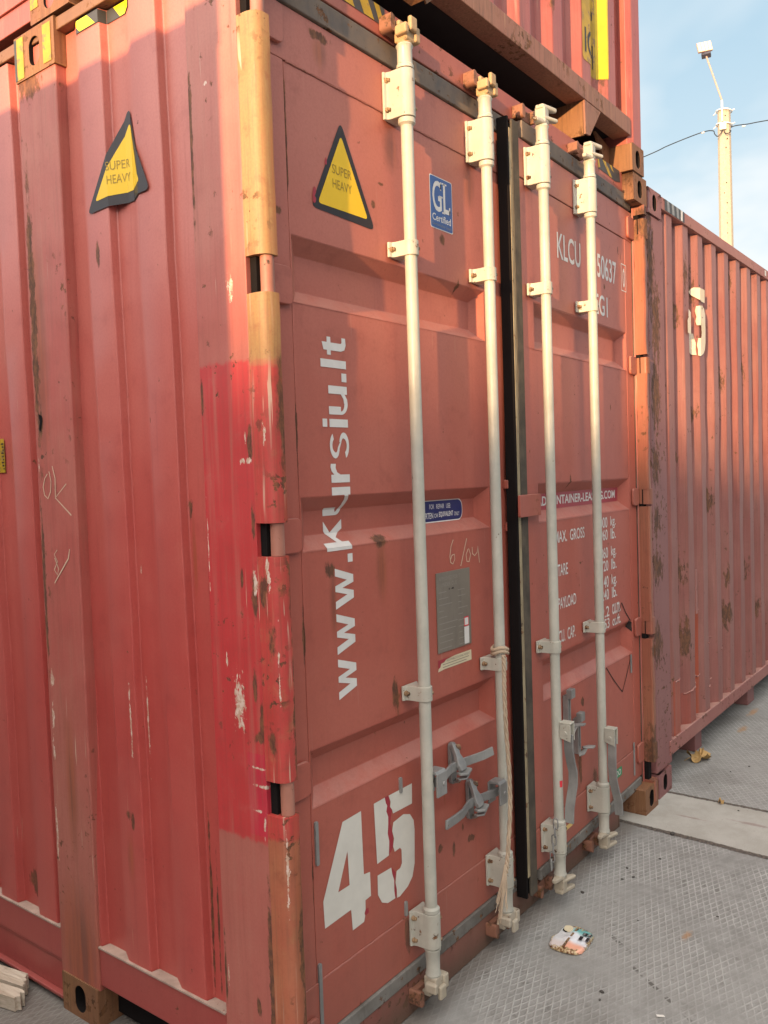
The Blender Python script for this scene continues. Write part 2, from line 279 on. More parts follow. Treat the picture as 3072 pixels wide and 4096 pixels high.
paint('rc_rail_paint', (0.30, 0.10, 0.085), (0.36, 0.17, 0.14), fade=1.0, streak=0.4, speck=0.58, rough=0.6, dust=0.7)
paint('rc_post_paint', (0.23, 0.085, 0.08), (0.28, 0.13, 0.12), fade=0.9, streak=0.5, speck=0.58, rough=0.6, rust=RCR, rwarp=1.0)
paint('yard_paint', (0.10, 0.13, 0.2), (0.16, 0.2, 0.26), fade=0.6, speck=0.65)
metal('bar_metal', (0.48, 0.468, 0.40), (0.385, 0.38, 0.325), 0.42, 0.665, scale=30)
metal('bracket_metal', (0.47, 0.452, 0.38), (0.37, 0.36, 0.305), 0.45, 0.61, scale=34)
metal('cam_metal', (0.36, 0.235, 0.12), (0.44, 0.31, 0.17), 0.6, 0.60)
metal('cam_low_metal', (0.36, 0.31, 0.23), (0.42, 0.37, 0.29), 0.6, 0.64)
metal('keeper_metal', (0.27, 0.12, 0.075), (0.21, 0.095, 0.06), 0.65, 0.52)
metal('bolt_metal', (0.24, 0.15, 0.08), (0.30, 0.20, 0.11), 0.55, 0.5)
metal('galv_metal', (0.21, 0.21, 0.205), (0.32, 0.32, 0.305), 0.42, 0.68, 0.3)
metal('hinge_pin_metal', (0.40, 0.17, 0.12), (0.32, 0.13, 0.09), 0.5, 0.60)
metal('cream_strip', (0.34, 0.28, 0.17), (0.22, 0.17, 0.10), 0.5, 0.58)
metal('gasket_rubber', (0.185, 0.140, 0.105), (0.115, 0.105, 0.100), 0.7, 0.58, 0.0, None, 0.25)
metal('gasket_dark', (0.055, 0.048, 0.04), (0.12, 0.10, 0.075), 0.75, 0.74, 0.0, None, 0.2)
metal('gasket_low', (0.13, 0.12, 0.105), (0.21, 0.20, 0.18), 0.75, 0.56, 0.0, None, 0.2)
flatm('dark_void', (0.012, 0.010, 0.010), 0.9, 0.2, spec=0.1)  # near-black; in holes, slots and recesses the colour stands for shade
flatm('floor_under', (0.030, 0.027, 0.030), 0.85, 0.3, spec=0.15)
flatm('white_vinyl', (0.68, 0.665, 0.63), 0.5, 0.22, 0.735, (0.40, 0.18, 0.14), wscale=60)
flatm('white_old', (0.66, 0.64, 0.57), 0.55, 0.15, 0.72, (0.34, 0.12, 0.09), wscale=24)

flatm('sticker_black', (0.020, 0.017, 0.021), 0.45, 0.3, 0.735, (0.42, 0.07, 0.08))
flatm('sticker_yellow', (0.78, 0.50, 0.015), 0.45, 0.10)
flatm('hazard_yellow', (0.46, 0.30, 0.025), 0.5, 0.5, 0.56, (0.25, 0.16, 0.06))
flatm('hazard_yellow_bright', (0.70, 0.66, 0.02), 0.4, 0.15)
flatm('height_yellow', (0.66, 0.46, 0.02), 0.45, 0.3, 0.70, (0.30, 0.16, 0.06))
flatm('hazard_grey', (0.055, 0.055, 0.055), 0.5, 0.3)
flatm('sticker_text', (0.33, 0.21, 0.02), 0.5, 0.1)
flatm('label_blue', (0.035, 0.105, 0.30), 0.4, 0.1)
flatm('label_navy', (0.022, 0.024, 0.12), 0.35, 0.1)
flatm('label_green', (0.015, 0.25, 0.10), 0.4, 0.1)
flatm('label_yellow', (0.75, 0.52, 0.18), 0.5, 0.1)
flatm('label_cream', (0.66, 0.58, 0.40), 0.5, 0.15, 0.66, (0.50, 0.08, 0.07))
flatm('crimson', (0.36, 0.028, 0.045), 0.4, 0.25)
metal('plate_metal', (0.22, 0.19, 0.155), (0.27, 0.235, 0.19), 0.4, 0.72, 0.4)
flatm('plate_text', (0.30, 0.27, 0.23), 0.4, 0.1)
flatm('red_mark', (0.70, 0.04, 0.06), 0.5, 0.2)
flatm('chalk', (0.62, 0.47, 0.34), 0.9, 0.3)
flatm('soot', (0.030, 0.018, 0.015), 0.85, 0.3)
flatm('dust_flange', (0.44, 0.33, 0.27), 0.9, 0.6, 0.62, (0.26, 0.14, 0.11), spec=0.1)
flatm('rope_fibre', (0.50, 0.39, 0.28), 0.95, 0.4, spec=0.1)
flatm('cable_black', (0.02, 0.025, 0.03), 0.6, 0.2)
flatm('leaf_dry', (0.50, 0.32, 0.13), 0.8, 0.6, spec=0.2)
flatm('crumb_dark', (0.08, 0.074, 0.066), 0.9, 0.4)
flatm('paper_scrap', (0.75, 0.72, 0.66), 0.8, 0.2)
flatm('lamp_body', (0.05, 0.05, 0.07), 0.5, 0.2)
flatm('lamp_arm', (0.44, 0.30, 0.24), 0.5, 0.2)
flatm('lamp_led', (0.80, 0.68, 0.42), 0.3, 0.15)
flatm('box_cream', (0.78, 0.72, 0.56), 0.5, 0.1)
flatm('concrete_pole', (0.43, 0.37, 0.28), 0.85, 0.35, 0.72, (0.2, 0.16, 0.11), spec=0.2)
flatm('wall_plaster', (0.35, 0.32, 0.28), 0.9, 0.3)
flatm('roof_sheet', (0.18, 0.17, 0.17), 0.6, 0.3)

def wood():
    m, t, b = base_mat('board_wood'); P = t.pos()
    g = t.noise(t.vmath('MULTIPLY', P, (90, 5, 90)), 1, 4, 0.6)
    c = t.mix(t.mr(g, 0.3, 0.7), (0.40, 0.33, 0.25), (0.56, 0.49, 0.39))
    c = t.mix(t.mr(t.noise(P, 14, 4, 0.7), 0.58, 0.72, 0, 0.7), c, (0.20, 0.14, 0.09))
    t.put(b.inputs['Base Color'], c); b.inputs['Roughness'].default_value = 0.9
    t.put(b.inputs['Normal'], t.bump(g, 0.5, 0.002))
wood()
def can():
    m, t, b = base_mat('can_print'); P = t.pos()
    # axes on the can itself: u towards its lettering side, v up along the print
    o = t.new('ShaderNodeTexCoord').outputs['Object']
    ox, oy, oz = t.sep(o)
    c = t.mix(t.mr(t.math('ADD', oy, t.math('MULTIPLY', t.noise(P, 40, 2), 0.012)), 0.020, 0.046, 0, 0.9), (0.74, 0.76, 0.80), (0.10, 0.42, 0.40))
    c = t.mix(t.mr(oy, -0.018, -0.040, 0, 0.85), c, (0.85, 0.36, 0.20))
    c = t.mix(t.mr(ox, -0.006, -0.012, 0, 0.8), c, (0.66, 0.66, 0.66))
    edge = t.math('MAXIMUM', t.math('ABSOLUTE', ox), t.math('ABSOLUTE', oy))
    rm = t.mr(t.math('ADD', edge, t.math('MULTIPLY', t.math('SUBTRACT', t.noise(P, 70, 4, 0.7), 0.5), 0.06)), 0.055, 0.062)
    rm = t.math('MAXIMUM', rm, t.mr(t.noise(P, 55, 4, 0.7), 0.66, 0.70))
    c = t.mix(rm, c, t.mix(t.mr(t.noise(P, 120, 2), 0.4, 0.6), (0.16, 0.06, 0.02), (0.55, 0.44, 0.25)))
    t.put(b.inputs['Base Color'], c); b.inputs['Roughness'].default_value = 0.35; b.inputs['Metallic'].default_value = 0.1
    t.put(b.inputs['Normal'], t.bump(t.noise(P, 60, 3), 0.5, 0.004))
can()

def ground_mat():
    m, t, b = base_mat('slab_concrete'); P = t.pos(); X, Y, Z = t.sep(P)
    wob = t.math('MULTIPLY', t.math('SUBTRACT', t.noise(P, 5, 4, 0.6), 0.5), 0.018)
    xl = t.math('ADD', t.math('ADD', X, t.math('MULTIPLY', Y, -0.055)), wob)        # left joint line
    xr = t.math('ADD', X, wob)
    def lattice(a1, a2, sp):
        out = None
        for a in (a1, a2):
            nx, ny = -math.sin(rad(a)), math.cos(rad(a))
            d = t.math('ADD', t.math('MULTIPLY', X, nx/sp), t.math('MULTIPLY', Y, ny/sp))
            d = t.math('ADD', d, t.math('MULTIPLY', t.math('SUBTRACT', t.noise(P, 30, 2), 0.5), 0.22))
            f = t.math('ABSOLUTE', t.math('SUBTRACT', t.math('FRACT', d), 0.5))
            r = t.mr(f, 0.33, 0.46)
            out = r if out is None else t.math('MAXIMUM', out, r)
        return out
    right = t.math('GREATER_THAN', X, 2.4)
    la = t.mix(right, lattice(21.0, -24.5, 0.0228), lattice(32.5, -34.0, 0.026))
    la = t.sep(la)[0]
    smooth_strip = t.math('MULTIPLY', t.mr(xl, 2.225, 2.235), t.mr(xr, 2.685, 2.675))
    worn = t.mr(t.noise(P, 2.6, 4, 0.6), 0.42, 0.66)           # where the ridges are worn flat or filled
    worn2 = t.mr(t.noise(t.vmath('ADD', P, (7, 3, 0)), 9, 3, 0.6), 0.40, 0.62)
    vis = t.math('SUBTRACT', 1.0, t.math('MULTIPLY', worn, 0.9))
    vis = t.math('MULTIPLY', vis, t.math('SUBTRACT', 1.0, t.math('MULTIPLY', worn2, 0.35)))
    vis = t.math('MULTIPLY', vis, t.math('SUBTRACT', 1.0, smooth_strip))
    big = t.noise(P, 1.1, 5, 0.6); mid = t.noise(P, 17, 5, 0.7); fin = t.noise(P, 210, 3, 0.6)
    cell = t.mix(t.mr(mid, 0.3, 0.7), (0.215, 0.213, 0.200), (0.295, 0.292, 0.278))
    dk = t.mr(t.noise(t.vmath('ADD', P, (1.7, 9.2, 0)), 24, 3, 0.6), 0.56, 0.68, 0, 0.75)
    cell = t.mix(t.math('MULTIPLY', dk, vis), cell, (0.10, 0.092, 0.083))
    ridge = t.mix(t.mr(mid, 0.3, 0.7), (0.400, 0.398, 0.378), (0.460, 0.458, 0.435))
    c = t.mix(t.math('MULTIPLY', la, vis), cell, ridge)
    c = t.mix(t.mr(big, 0.35, 0.7, 0, 0.4), c, (0.335, 0.331, 0.312))
    c = t.mix(t.math('MULTIPLY', right, 0.25), c, (0.35, 0.347, 0.325))
    # dashes of dirt that follow two old saw lines
    for (ax, ay, bx, by) in ((1.33, -0.215, 1.22, -0.37), (1.17, -0.375, 0.93, -0.72)):
        L = math.hypot(bx-ax, by-ay); ux, uy = (bx-ax)/L, (by-ay)/L
        rx = t.math('SUBTRACT', X, ax); ry = t.math('SUBTRACT', Y, ay)
        s_ = t.math('ADD', t.math('MULTIPLY', rx, ux), t.math('MULTIPLY', ry, uy))
        d_ = t.math('ABSOLUTE', t.math('ADD', t.math('MULTIPLY', rx, -uy), t.math('MULTIPLY', ry, ux)))
        k = t.math('MULTIPLY', t.mr(d_, 0.009, 0.005), t.math('MULTIPLY', t.mr(s_, -0.01, 0.01), t.mr(s_, L+0.01, L-0.01)))
        k = t.math('MULTIPLY', k, t.mr(t.noise(P, 24, 2), 0.46, 0.60))
        c = t.mix(t.math('MULTIPLY', t.math('MULTIPLY', k, 0.8), t.math('SUBTRACT', 1.0, la)), c, (0.075, 0.068, 0.06))
    # worn film of oil and tyre dirt, and grit that gathers along the foot of the doors
    oil = t.mr(t.noise(t.vmath('ADD', P, (3.1, 5.5, 0)), 1.9, 5, 0.68), 0.52, 0.70, 0, 0.45)
    c = t.mix(oil, c, (0.165, 0.155, 0.140))
    grit = t.math('MULTIPLY', t.mr(t.math('ADD', Y, t.math('MULTIPLY', mid, 0.10)), 0.0, 0.085), t.mr(X, 2.25, 2.2))
    c = t.mix(t.math('MULTIPLY', grit, 0.6), c, (0.12, 0.095, 0.075))
    # rust stains
    st = t.spots(P, [((1.44, -0.47, 0), (0.045, 0.018, 1)), ((3.9, -0.02, 0), (0.10, 0.03, 1)), ((4.3, 0.02, 0), (0.14, 0.03, 1))], 0.5, 30, (1.0, 0.2))
    c = t.mix(t.math('MULTIPLY', st, 0.6), c, (0.42, 0.20, 0.06))
    # smooth strip
    ss = t.mix(t.mr(t.noise(P, 7, 5, 0.65), 0.3, 0.7), (0.37, 0.357, 0.315), (0.45, 0.437, 0.395))
    ss = t.mix(t.math('MULTIPLY', t.spots(P, [((2.50, -0.42, 0), (0.018, 0.13, 1)), ((2.43, -0.17, 0), (0.012, 0.10, 1))], 0.4, 14, (1.0, 0.2)), 0.55), ss, (0.23, 0.14, 0.13))
    ss = t.mix(t.mr(t.noise(P, 46, 4, 0.7), 0.64, 0.70, 0, 0.6), ss, (0.2, 0.19, 0.17))
    c = t.mix(smooth_strip, c, ss)
    # joints
    jw = t.math('MULTIPLY', t.math('SUBTRACT', t.noise(P, 60, 4, 0.7), 0.5), 0.022)
    j1 = t.mr(t.math('ADD', t.math('ABSOLUTE', t.math('SUBTRACT', xl, 2.225)), jw), 0.021, 0.012)
    j2 = t.mr(t.math('ADD', t.math('ABSOLUTE', t.math('SUBTRACT', xr, 2.682)), jw), 0.015, 0.008)
    j = t.math('MAXIMUM', j1, j2)
    c = t.mix(t.math('MULTIPLY', j, 0.92), c, t.mix(t.mr(t.noise(P, 90, 3), 0.4, 0.6), (0.05, 0.043, 0.036), (0.13, 0.10, 0.08)))
    c = t.mix(t.mr(fin, 0.3, 0.7, 0, 0.16), c, (0.12, 0.115, 0.105))
    t.put(b.inputs['Base Color'], c); b.inputs['Roughness'].default_value = 0.92; b.inputs['Specular IOR Level'].default_value = 0.25
    h = t.math('ADD', t.math('MULTIPLY', t.math('MULTIPLY', la, vis), 1.0), t.math('MULTIPLY', mid, 0.5))
    h = t.math('ADD', h, t.math('MULTIPLY', fin, 0.2)); h = t.math('SUBTRACT', h, t.math('MULTIPLY', j, 1.6))
    t.put(b.inputs['Normal'], t.bump(h, 0.7, 0.003))
ground_mat()

# ------------------------------------------------------------------ mesh helpers
WL = {}                                            # unrotated world place of every parent
def thing(name, label, cat, loc, group=None):
    o = bpy.data.objects.new(name, None); col.objects.link(o); o.location = loc; WL[o] = Vector(loc)
    o.empty_display_size = 0.2
    o['label'] = label; o['category'] = cat
    if group: o['group'] = group
    return o
def tag(o, label, cat, group=None):
    o['label'] = label; o['category'] = cat
    if group: o['group'] = group
    return o
class MB:
    def __init__(s): s.bm = bmesh.new(); s.mi = 0
    def face(s, vs):
        try: f = s.bm.faces.new(vs)
        except ValueError: return None
        f.material_index = s.mi; return f
    def v(s, p): return s.bm.verts.new(p)
    def poly(s, pts): return s.face([s.v(p) for p in pts])
    def box(s, x0, x1, y0, y1, z0, z1):
        v = [s.v((x, y, z)) for x in (x0, x1) for y in (y0, y1) for z in (z0, z1)]
        for q in ((0, 1, 3, 2), (4, 6, 7, 5), (0, 4, 5, 1), (2, 3, 7, 6), (0, 2, 6, 4), (1, 5, 7, 3)): s.face([v[i] for i in q])
    def prism(s, pts, axis, a, b):
        def p3(u, w, t): return {'x': (t, u, w), 'y': (u, t, w), 'z': (u, w, t)}[axis]
        A = [s.v(p3(u, w, a)) for u, w in pts]; B = [s.v(p3(u, w, b)) for u, w in pts]; n = len(pts)
        s.face(A[::-1]); s.face(B)
        for i in range(n): s.face([A[i], A[(i+1) % n], B[(i+1) % n], B[i]])
    def sheet(s, prof, axis, a, b):
        """open profile swept along one axis (corrugated panels)"""
        def p3(u, w, t): return {'x': (t, u, w), 'y': (u, t, w), 'z': (u, w, t)}[axis]
        A = [s.v(p3(u, w, a)) for u, w in prof]; B = [s.v(p3(u, w, b)) for u, w in prof]
        for i in range(len(prof)-1): s.face([A[i], A[i+1], B[i+1], B[i]])
    def dented(s, prof, z0, z1, nz, amp, swap=False):
        """corrugated sheet standing between z0 and z1, pushed in and out a little along its height"""
        from mathutils import noise as mn
        rows = []
        for i in range(nz+1):
            z = z0+(z1-z0)*i/nz; f = min(1.0, 4*i/nz, 4*(nz-i)/nz)
            row = []
            for u, w in prof:
                a, d = (w, u) if swap else (u, w)
                d2 = d+amp*f*mn.noise(Vector((a*2.6, 3.3, z*2.1)))+amp*.6*f*mn.noise(Vector((a*9.0, 7.1, z*4.5)))
                a2 = a+amp*.8*f*mn.noise(Vector((a*4.0, 11.7, z*2.4)))
                row.append(s.v((d2, a2, z) if swap else (a2, d2, z)))
            rows.append(row)
        for r0, r1 in zip(rows[:-1], rows[1:]):
            for k in range(len(prof)-1): s.face([r0[k], r0[k+1], r1[k+1], r1[k]])
    def tube(s, pts, r, seg=10, cap=True):
        pts = [Vector(p) for p in pts]; rings = []; n = len(pts)
        rr = r if isinstance(r, (list, tuple)) else [r]*n
        t0 = (pts[1]-pts[0]).normalized(); up = Vector((0, 0, 1)) if abs(t0.z) < .9 else Vector((1, 0, 0))
        a = t0.cross(up).normalized()
        for i, p in enumerate(pts):
            t = (pts[min(i+1, n-1)]-pts[max(i-1, 0)]).normalized()
            a = (a - t*a.dot(t)).normalized(); b = t.cross(a)
            rings.append([s.v(p + (a*math.cos(k*2*math.pi/seg)+b*math.sin(k*2*math.pi/seg))*rr[i]) for k in range(seg)])
        for i in range(n-1):
            for k in range(seg): s.face([rings[i][k], rings[i][(k+1) % seg], rings[i+1][(k+1) % seg], rings[i+1][k]])
        if cap: s.face(rings[0][::-1]); s.face(rings[-1])
    def flat(s, pts, w, t, wdir=(0, 0, 1)):
        """flat bar swept along a path; w across wdir, t thick"""
        pts = [Vector(p) for p in pts]; W = Vector(wdir); rings = []
        for i, p in enumerate(pts):
            d = (pts[min(i+1, len(pts)-1)]-pts[max(i-1, 0)]).normalized()
            a = (W - d*W.dot(d)).normalized(); b = d.cross(a)
            ww = w[i] if isinstance(w, (list, tuple)) else w
            rings.append([s.v(p+a*ww/2+b*t/2), s.v(p-a*ww/2+b*t/2), s.v(p-a*ww/2-b*t/2), s.v(p+a*ww/2-b*t/2)])
        for i in range(len(pts)-1):
            for k in range(4): s.face([rings[i][k], rings[i][(k+1) % 4], rings[i+1][(k+1) % 4], rings[i+1][k]])
        s.face(rings[0][::-1]); s.face(rings[-1])
    def lathe(s, prof, cx, cy, seg=24):
        rings = [[s.v((cx+r*math.cos(k*2*math.pi/seg), cy+r*math.sin(k*2*math.pi/seg), z)) for k in range(seg)] for z, r in prof]
        for i in range(len(prof)-1):
            for k in range(seg): s.face([rings[i][k], rings[i][(k+1) % seg], rings[i+1][(k+1) % seg], rings[i+1][k]])
        s.face(rings[0][::-1]); s.face(rings[-1])
    def holed(s, o, u, v, n, w, h, hw, hh, deep=0.03):
        """rectangle face w x h (origin o at its centre) with an oval hole hw x hh that goes in by deep"""
        o, u, v, n = Vector(o), Vector(u), Vector(v), Vector(n); N = 24; inn, out, bot = [], [], []
        r = min(hw, hh)/2; a, b = hw/2-r, hh/2-r
        for k in range(N):
            an = (k+.5)*2*math.pi/N; c, d = math.cos(an), math.sin(an)
            x, y = r*c+(a if c > 0 else -a), r*d+(b if d > 0 else -b)
            q = min(w/2/max(abs(c), 1e-6), h/2/max(abs(d), 1e-6)); X, Y = c*q, d*q
            inn.append(s.v(o+u*x+v*y)); out.append((X, Y)); bot.append(s.v(o+u*x+v*y-n*deep))
        ov = [s.v(o+u*X+v*Y) for X, Y in out]
        cs = {}
        for k in range(N):
            k2 = (k+1) % N; X, Y = out[k]; X2, Y2 = out[k2]
            corner = None
            if abs(abs(X)-w/2) < 1e-6 and abs(abs(Y2)-h/2) < 1e-6 or abs(abs(Y)-h/2) < 1e-6 and abs(abs(X2)-w/2) < 1e-6:
                corner = s.v(o+u*math.copysign(w/2, X)+v*math.copysign(h/2, Y if abs(abs(Y)-h/2) < 1e-6 else Y2))
            s.face([inn[k], ov[k]] + ([corner] if corner else []) + [ov[k2], inn[k2]])
            mi_ = s.mi; s.mi = 1; s.face([inn[k], inn[k2], bot[k2], bot[k]]); s.mi = mi_
        mi_ = s.mi; s.mi = 1; s.face(bot); s.mi = mi_  # hole walls and bottom coloured near-black for the shade inside
    def casting(s, x0, y0, z0, holes, lx=.162, ly=.178, lz=.118):
        """corner casting: six faces, an oval hole in those named"""
        X, Y, Z = x0+lx/2, y0+ly/2, z0+lz/2
        F = {'-x': ((x0, Y, Z), (0, -1, 0), (0, 0, 1), (-1, 0, 0), ly, lz, .052, .079), '+x': ((x0+lx, Y, Z), (0, 1, 0), (0, 0, 1), (1, 0, 0), ly, lz, .052, .079),
             '-y': ((X, y0, Z), (1, 0, 0), (0, 0, 1), (0, -1, 0), lx, lz, .05, .075), '+y': ((X, y0+ly, Z), (-1, 0, 0), (0, 0, 1), (0, 1, 0), lx, lz, .05, .075),
             '-z': ((X, Y, z0), (1, 0, 0), (0, -1, 0), (0, 0, -1), lx, ly, .064, .11), '+z': ((X, Y, z0+lz), (1, 0, 0), (0, 1, 0), (0, 0, 1), lx, ly, .064, .11)}
        for k, (o, u, v, n, w, h, hw, hh) in F.items():
            if k in holes: s.holed(o, u, v, n, w, h, hw, hh)
            else:
                o, u, v = Vector(o), Vector(u), Vector(v)
                s.poly([o-u*w/2-v*h/2, o+u*w/2-v*h/2, o+u*w/2+v*h/2, o-u*w/2+v*h/2])
    def build(s, name, mats, parent=None, smooth=None, bevel=None, seg=2, origin=None, weld=1e-5, recalc=True, jitter=None):
        bm = s.bm
        if weld: bmesh.ops.remove_doubles(bm, verts=bm.verts, dist=weld)
        if recalc: bmesh.ops.recalc_face_normals(bm, faces=bm.faces)
        off = Vector(origin) if origin is not None else (WL[parent] if parent is not None else Vector((0, 0, 0)))
        bmesh.ops.translate(bm, verts=bm.verts, vec=-off)
        me = bpy.data.meshes.new(name); bm.to_mesh(me); bm.free()
        for m in ([mats] if isinstance(mats, str) else mats): me.materials.append(MATS[m])
        if smooth:
            for p in me.polygons: p.use_smooth = True
            me.set_sharp_from_angle(angle=rad(smooth))
        o = bpy.data.objects.new(name, me); col.objects.link(o); WL[o] = off
        if parent is not None:
            o.parent = parent; o.location = off - WL[parent]
        else: o.location = off
        if bevel:
            b = o.modifiers.new('edge', 'BEVEL'); b.width = bevel; b.segments = seg; b.limit_method = 'ANGLE'; b.angle_limit = rad(28)
            if not smooth:
                for p in me.polygons: p.use_smooth = True
            b.harden_normals = True
        return o
def copy_to(o, parent, delta):
    """a copy of a part (sharing its mesh) under parent, moved by delta from where the first one stands"""
    c = o.copy(); col.objects.link(c); c.parent = parent
    WL[c] = WL[o] + Vector(delta); c.location = WL[c] - WL[parent]
    return c

# ------------------------------------------------------------------ lettering and flat marks
def text_polys(body, bold=0.0):
    cu = bpy.data.curves.new('t', 'FONT'); cu.body = body; cu.size = 1.0; cu.offset = bold; cu.resolution_u = 4
    ob = bpy.data.objects.new('t', cu); col.objects.link(ob)
    dg = bpy.context.evaluated_depsgraph_get(); me = bpy.data.meshes.new_from_object(ob.evaluated_get(dg))
    vs = [(v.co.x, v.co.y) for v in me.vertices]; fs = [tuple(p.vertices) for p in me.polygons]
    bpy.data.objects.remove(ob); bpy.data.curves.remove(cu); bpy.data.meshes.remove(me)
    xs = [v[0] for v in vs]; ys = [v[1] for v in vs]
    x0, x1, y0, y1 = min(xs), max(xs), min(ys), max(ys)
    return [((x-x0)/(x1-x0), (y-y0)/(y1-y0)) for x, y in vs], fs
def mark(name, mat, parent, items, fmap, cuts=(), label=None):
    """flat marks laid on a surface, one object each.  items: a polygon [(a, b), ...]; ('T', text, a0, a1, b0, b1, bold, rot);
    ('P', [polygons]) for a mark of several pieces; ('S', points, width) for a hand-drawn line.  cuts: (axis 0/1, value) where
    the surface bends; fmap(a, b) -> world"""
    o = None
    for it in items:
        bm = bmesh.new()
        if it[0] == 'T':
            _, body, a0, a1, b0, b1, bold, rot = it
            vs, fs = text_polys(body, bold)
            if rot: V = [bm.verts.new((a1-(a1-a0)*v, b0+(b1-b0)*u, 0)) for u, v in vs]
            else: V = [bm.verts.new((a0+(a1-a0)*u, b0+(b1-b0)*v, 0)) for u, v in vs]
            for f in fs:
                try: bm.faces.new([V[i] for i in f])
                except ValueError: pass
        elif it[0] == 'S':
            P_ = [Vector(p) for p in it[1]]; prev = None
            for i, p in enumerate(P_):
                d = (P_[min(i+1, len(P_)-1)]-P_[max(i-1, 0)]).normalized(); n = Vector((-d.y, d.x))*it[2]*.5*random.uniform(.8, 1.2)
                cur = (bm.verts.new((*(p-n), 0)), bm.verts.new((*(p+n), 0)))
                if prev: bm.faces.new([prev[0], cur[0], cur[1], prev[1]])
                prev = cur
        else:
            for pl in (it[1] if it[0] == 'P' else [it]): bm.faces.new([bm.verts.new((a, b, 0)) for a, b in pl])
            bmesh.ops.remove_doubles(bm, verts=bm.verts, dist=1e-5)
        bmesh.ops.triangulate(bm, faces=bm.faces)
        for ax, val in cuts:
            g = list(bm.verts)+list(bm.edges)+list(bm.faces)
            bmesh.ops.bisect_plane(bm, geom=g, plane_co=(val if ax == 0 else 0, val if ax == 1 else 0, 0), plane_no=(1 if ax == 0 else 0, 1 if ax == 1 else 0, 0))
        for v in bm.verts: v.co = Vector(fmap(v.co.x, v.co.y))
        m = MB(); m.bm.free(); m.bm = bm
        o = m.build(name, mat, parent, weld=0, recalc=False)
        if label: o['label'] = label
    return o
def rpoly(pts, r, n=5):
    out = []; N = len(pts)
    for i in range(N):
        p = Vector(pts[i]); a = (Vector(pts[i-1])-p); b = (Vector(pts[(i+1) % N])-p)
        ra = min(r, a.length*.45, b.length*.45); A = p+a.normalized()*ra; B = p+b.normalized()*ra
        for k in range(n+1):
            t = k/n; out.append(tuple(A*(1-t)**2+p*2*t*(1-t)+B*t*t))
    return out
def rect(a0, a1, b0, b1): return [(a0, b0), (a1, b0), (a1, b1), (a0, b1)]
def stroke(pts, w):
    """hand-drawn line, resampled smooth"""
    return [('S', pts, w)]

# ------------------------------------------------------------------ ground
g = MB()
g.poly([(-400, -400, 0), (400, -400, 0), (400, 400, 0), (-400, 400, 0)])
go = g.build('pavement', 'slab_concrete'); go['kind'] = 'structure'

# ------------------------------------------------------------------ lower container
HT = 2.905
box1 = thing('shipping_container', 'red container with four pale locking bars on its closed doors, carrying the upper container', 'container', (1.25, 6.8, 0), 'red shipping containers')
# side wall: shallow lop-sided corrugation (outer 6 mm, inner 28 mm from the frame line)
PER, XO, XI = 0.2293, 0.006, 0.030
def side_x(y):
    t = (y-0.296) % PER
    if t < 0.006: return XI+(XO-XI)*t/0.006
    if t < 0.102: return XO
    if t < 0.150: return XO+(XI-XO)*(t-0.102)/0.048
    return XI
side_cuts = []
prof = [(side_x(0.2225), 0.2225)]
SHEAR = 0.0145                                     # the sheets lean a little along the wall
k = -1
while True:
    base = 0.296+PER*k
    if base > 13.45: break
    for t, x in ((0.0, XI), (0.006, XO), (0.102, XO), (0.150, XI)):
        if 0.2225 < base+t < 13.45:
            prof.append((x, base+t)); side_cuts.append((0, base+t))
    k += 1
prof.append((side_x(13.45), 13.45))
m = MB(); m.dented(prof, 0.245, 2.862, 26, 0.0034, True)
for v in m.bm.verts:
    if 0.2235 < v.co.y < 13.44: v.co.y += SHEAR*v.co.z
side = m.build('side_wall', 'side_paint', box1, bevel=0.004, seg=2)
side_cuts = [c for c in side_cuts if c[1] < 1.4]
sfm = lambda off: (lambda a, b: (side_x(a)-off, a+SHEAR*b, b))
sh = lambda pts: [(a-SHEAR*b, b) for a, b in pts]
def tri_sign(cx, z0, z1, w):
    return [(cx, z1), (cx-w/2, z0), (cx+w/2, z0)]
# peeling warning triangle on the side wall
def tent(y):                                       # the foil bridges the step instead of following it
    t = (y-0.296) % PER
    if t > PER-0.055: return XI+(XO-XI)*(t-(PER-0.055))/0.055
    return side_x(y) if t > 0.006 else XO
tfm = lambda off: (lambda a, b: (tent(a)-off, a+SHEAR*b, b))
tcut = side_cuts+[(0, 0.296+PER*q-0.055+d) for q in (0, 1, 2) for d in (0, 0.001)]
T = sh(rpoly([(0.487, 2.585), (0.655, 2.335), (0.385, 2.345)], 0.020))
ws = mark('warning_triangle', 'sticker_black', side, [T], tfm(0.0042), tcut)
ws['label'] = 'warning triangle wrinkled over the ribs of the side wall'
T2 = sh(rpoly([(0.485, 2.545), (0.617, 2.362), (0.425, 2.372)], 0.012))
mark('triangle_face', 'sticker_yellow', side, [T2], tfm(0.0048), tcut)
# y runs away from the reader's right here, so text is laid with a = -y
stx = lambda off: (lambda a, b: (tent(-a)-off, -a+SHEAR*b, b))
cutn = [(0, -c[1]) for c in tcut]
mark('triangle_text', 'sticker_text', side, [('T', 'SUPER', -0.528, -0.456, 2.432, 2.455, 0.0, False), ('T', 'HEAVY', -0.526, -0.456, 2.396, 2.419, 0.0, False)], stx(0.0054), cutn)
# hazard stripes under the top rail
mark('hazard_sticker', 'hazard_grey', side, [sh(rect(0.452, 0.682, 2.826, 2.860))], sfm(0.0022), side_cuts)
mark('hazard_stripe', 'hazard_yellow_bright', side, [sh([(0.681, 2.852), (0.655, 2.828), (0.585, 2.828), (0.620, 2.859), (0.681, 2.859)]), sh([(0.535, 2.859), (0.508, 2.827), (0.456, 2.829), (0.452, 2.859)])], sfm(0.0028), side_cuts)
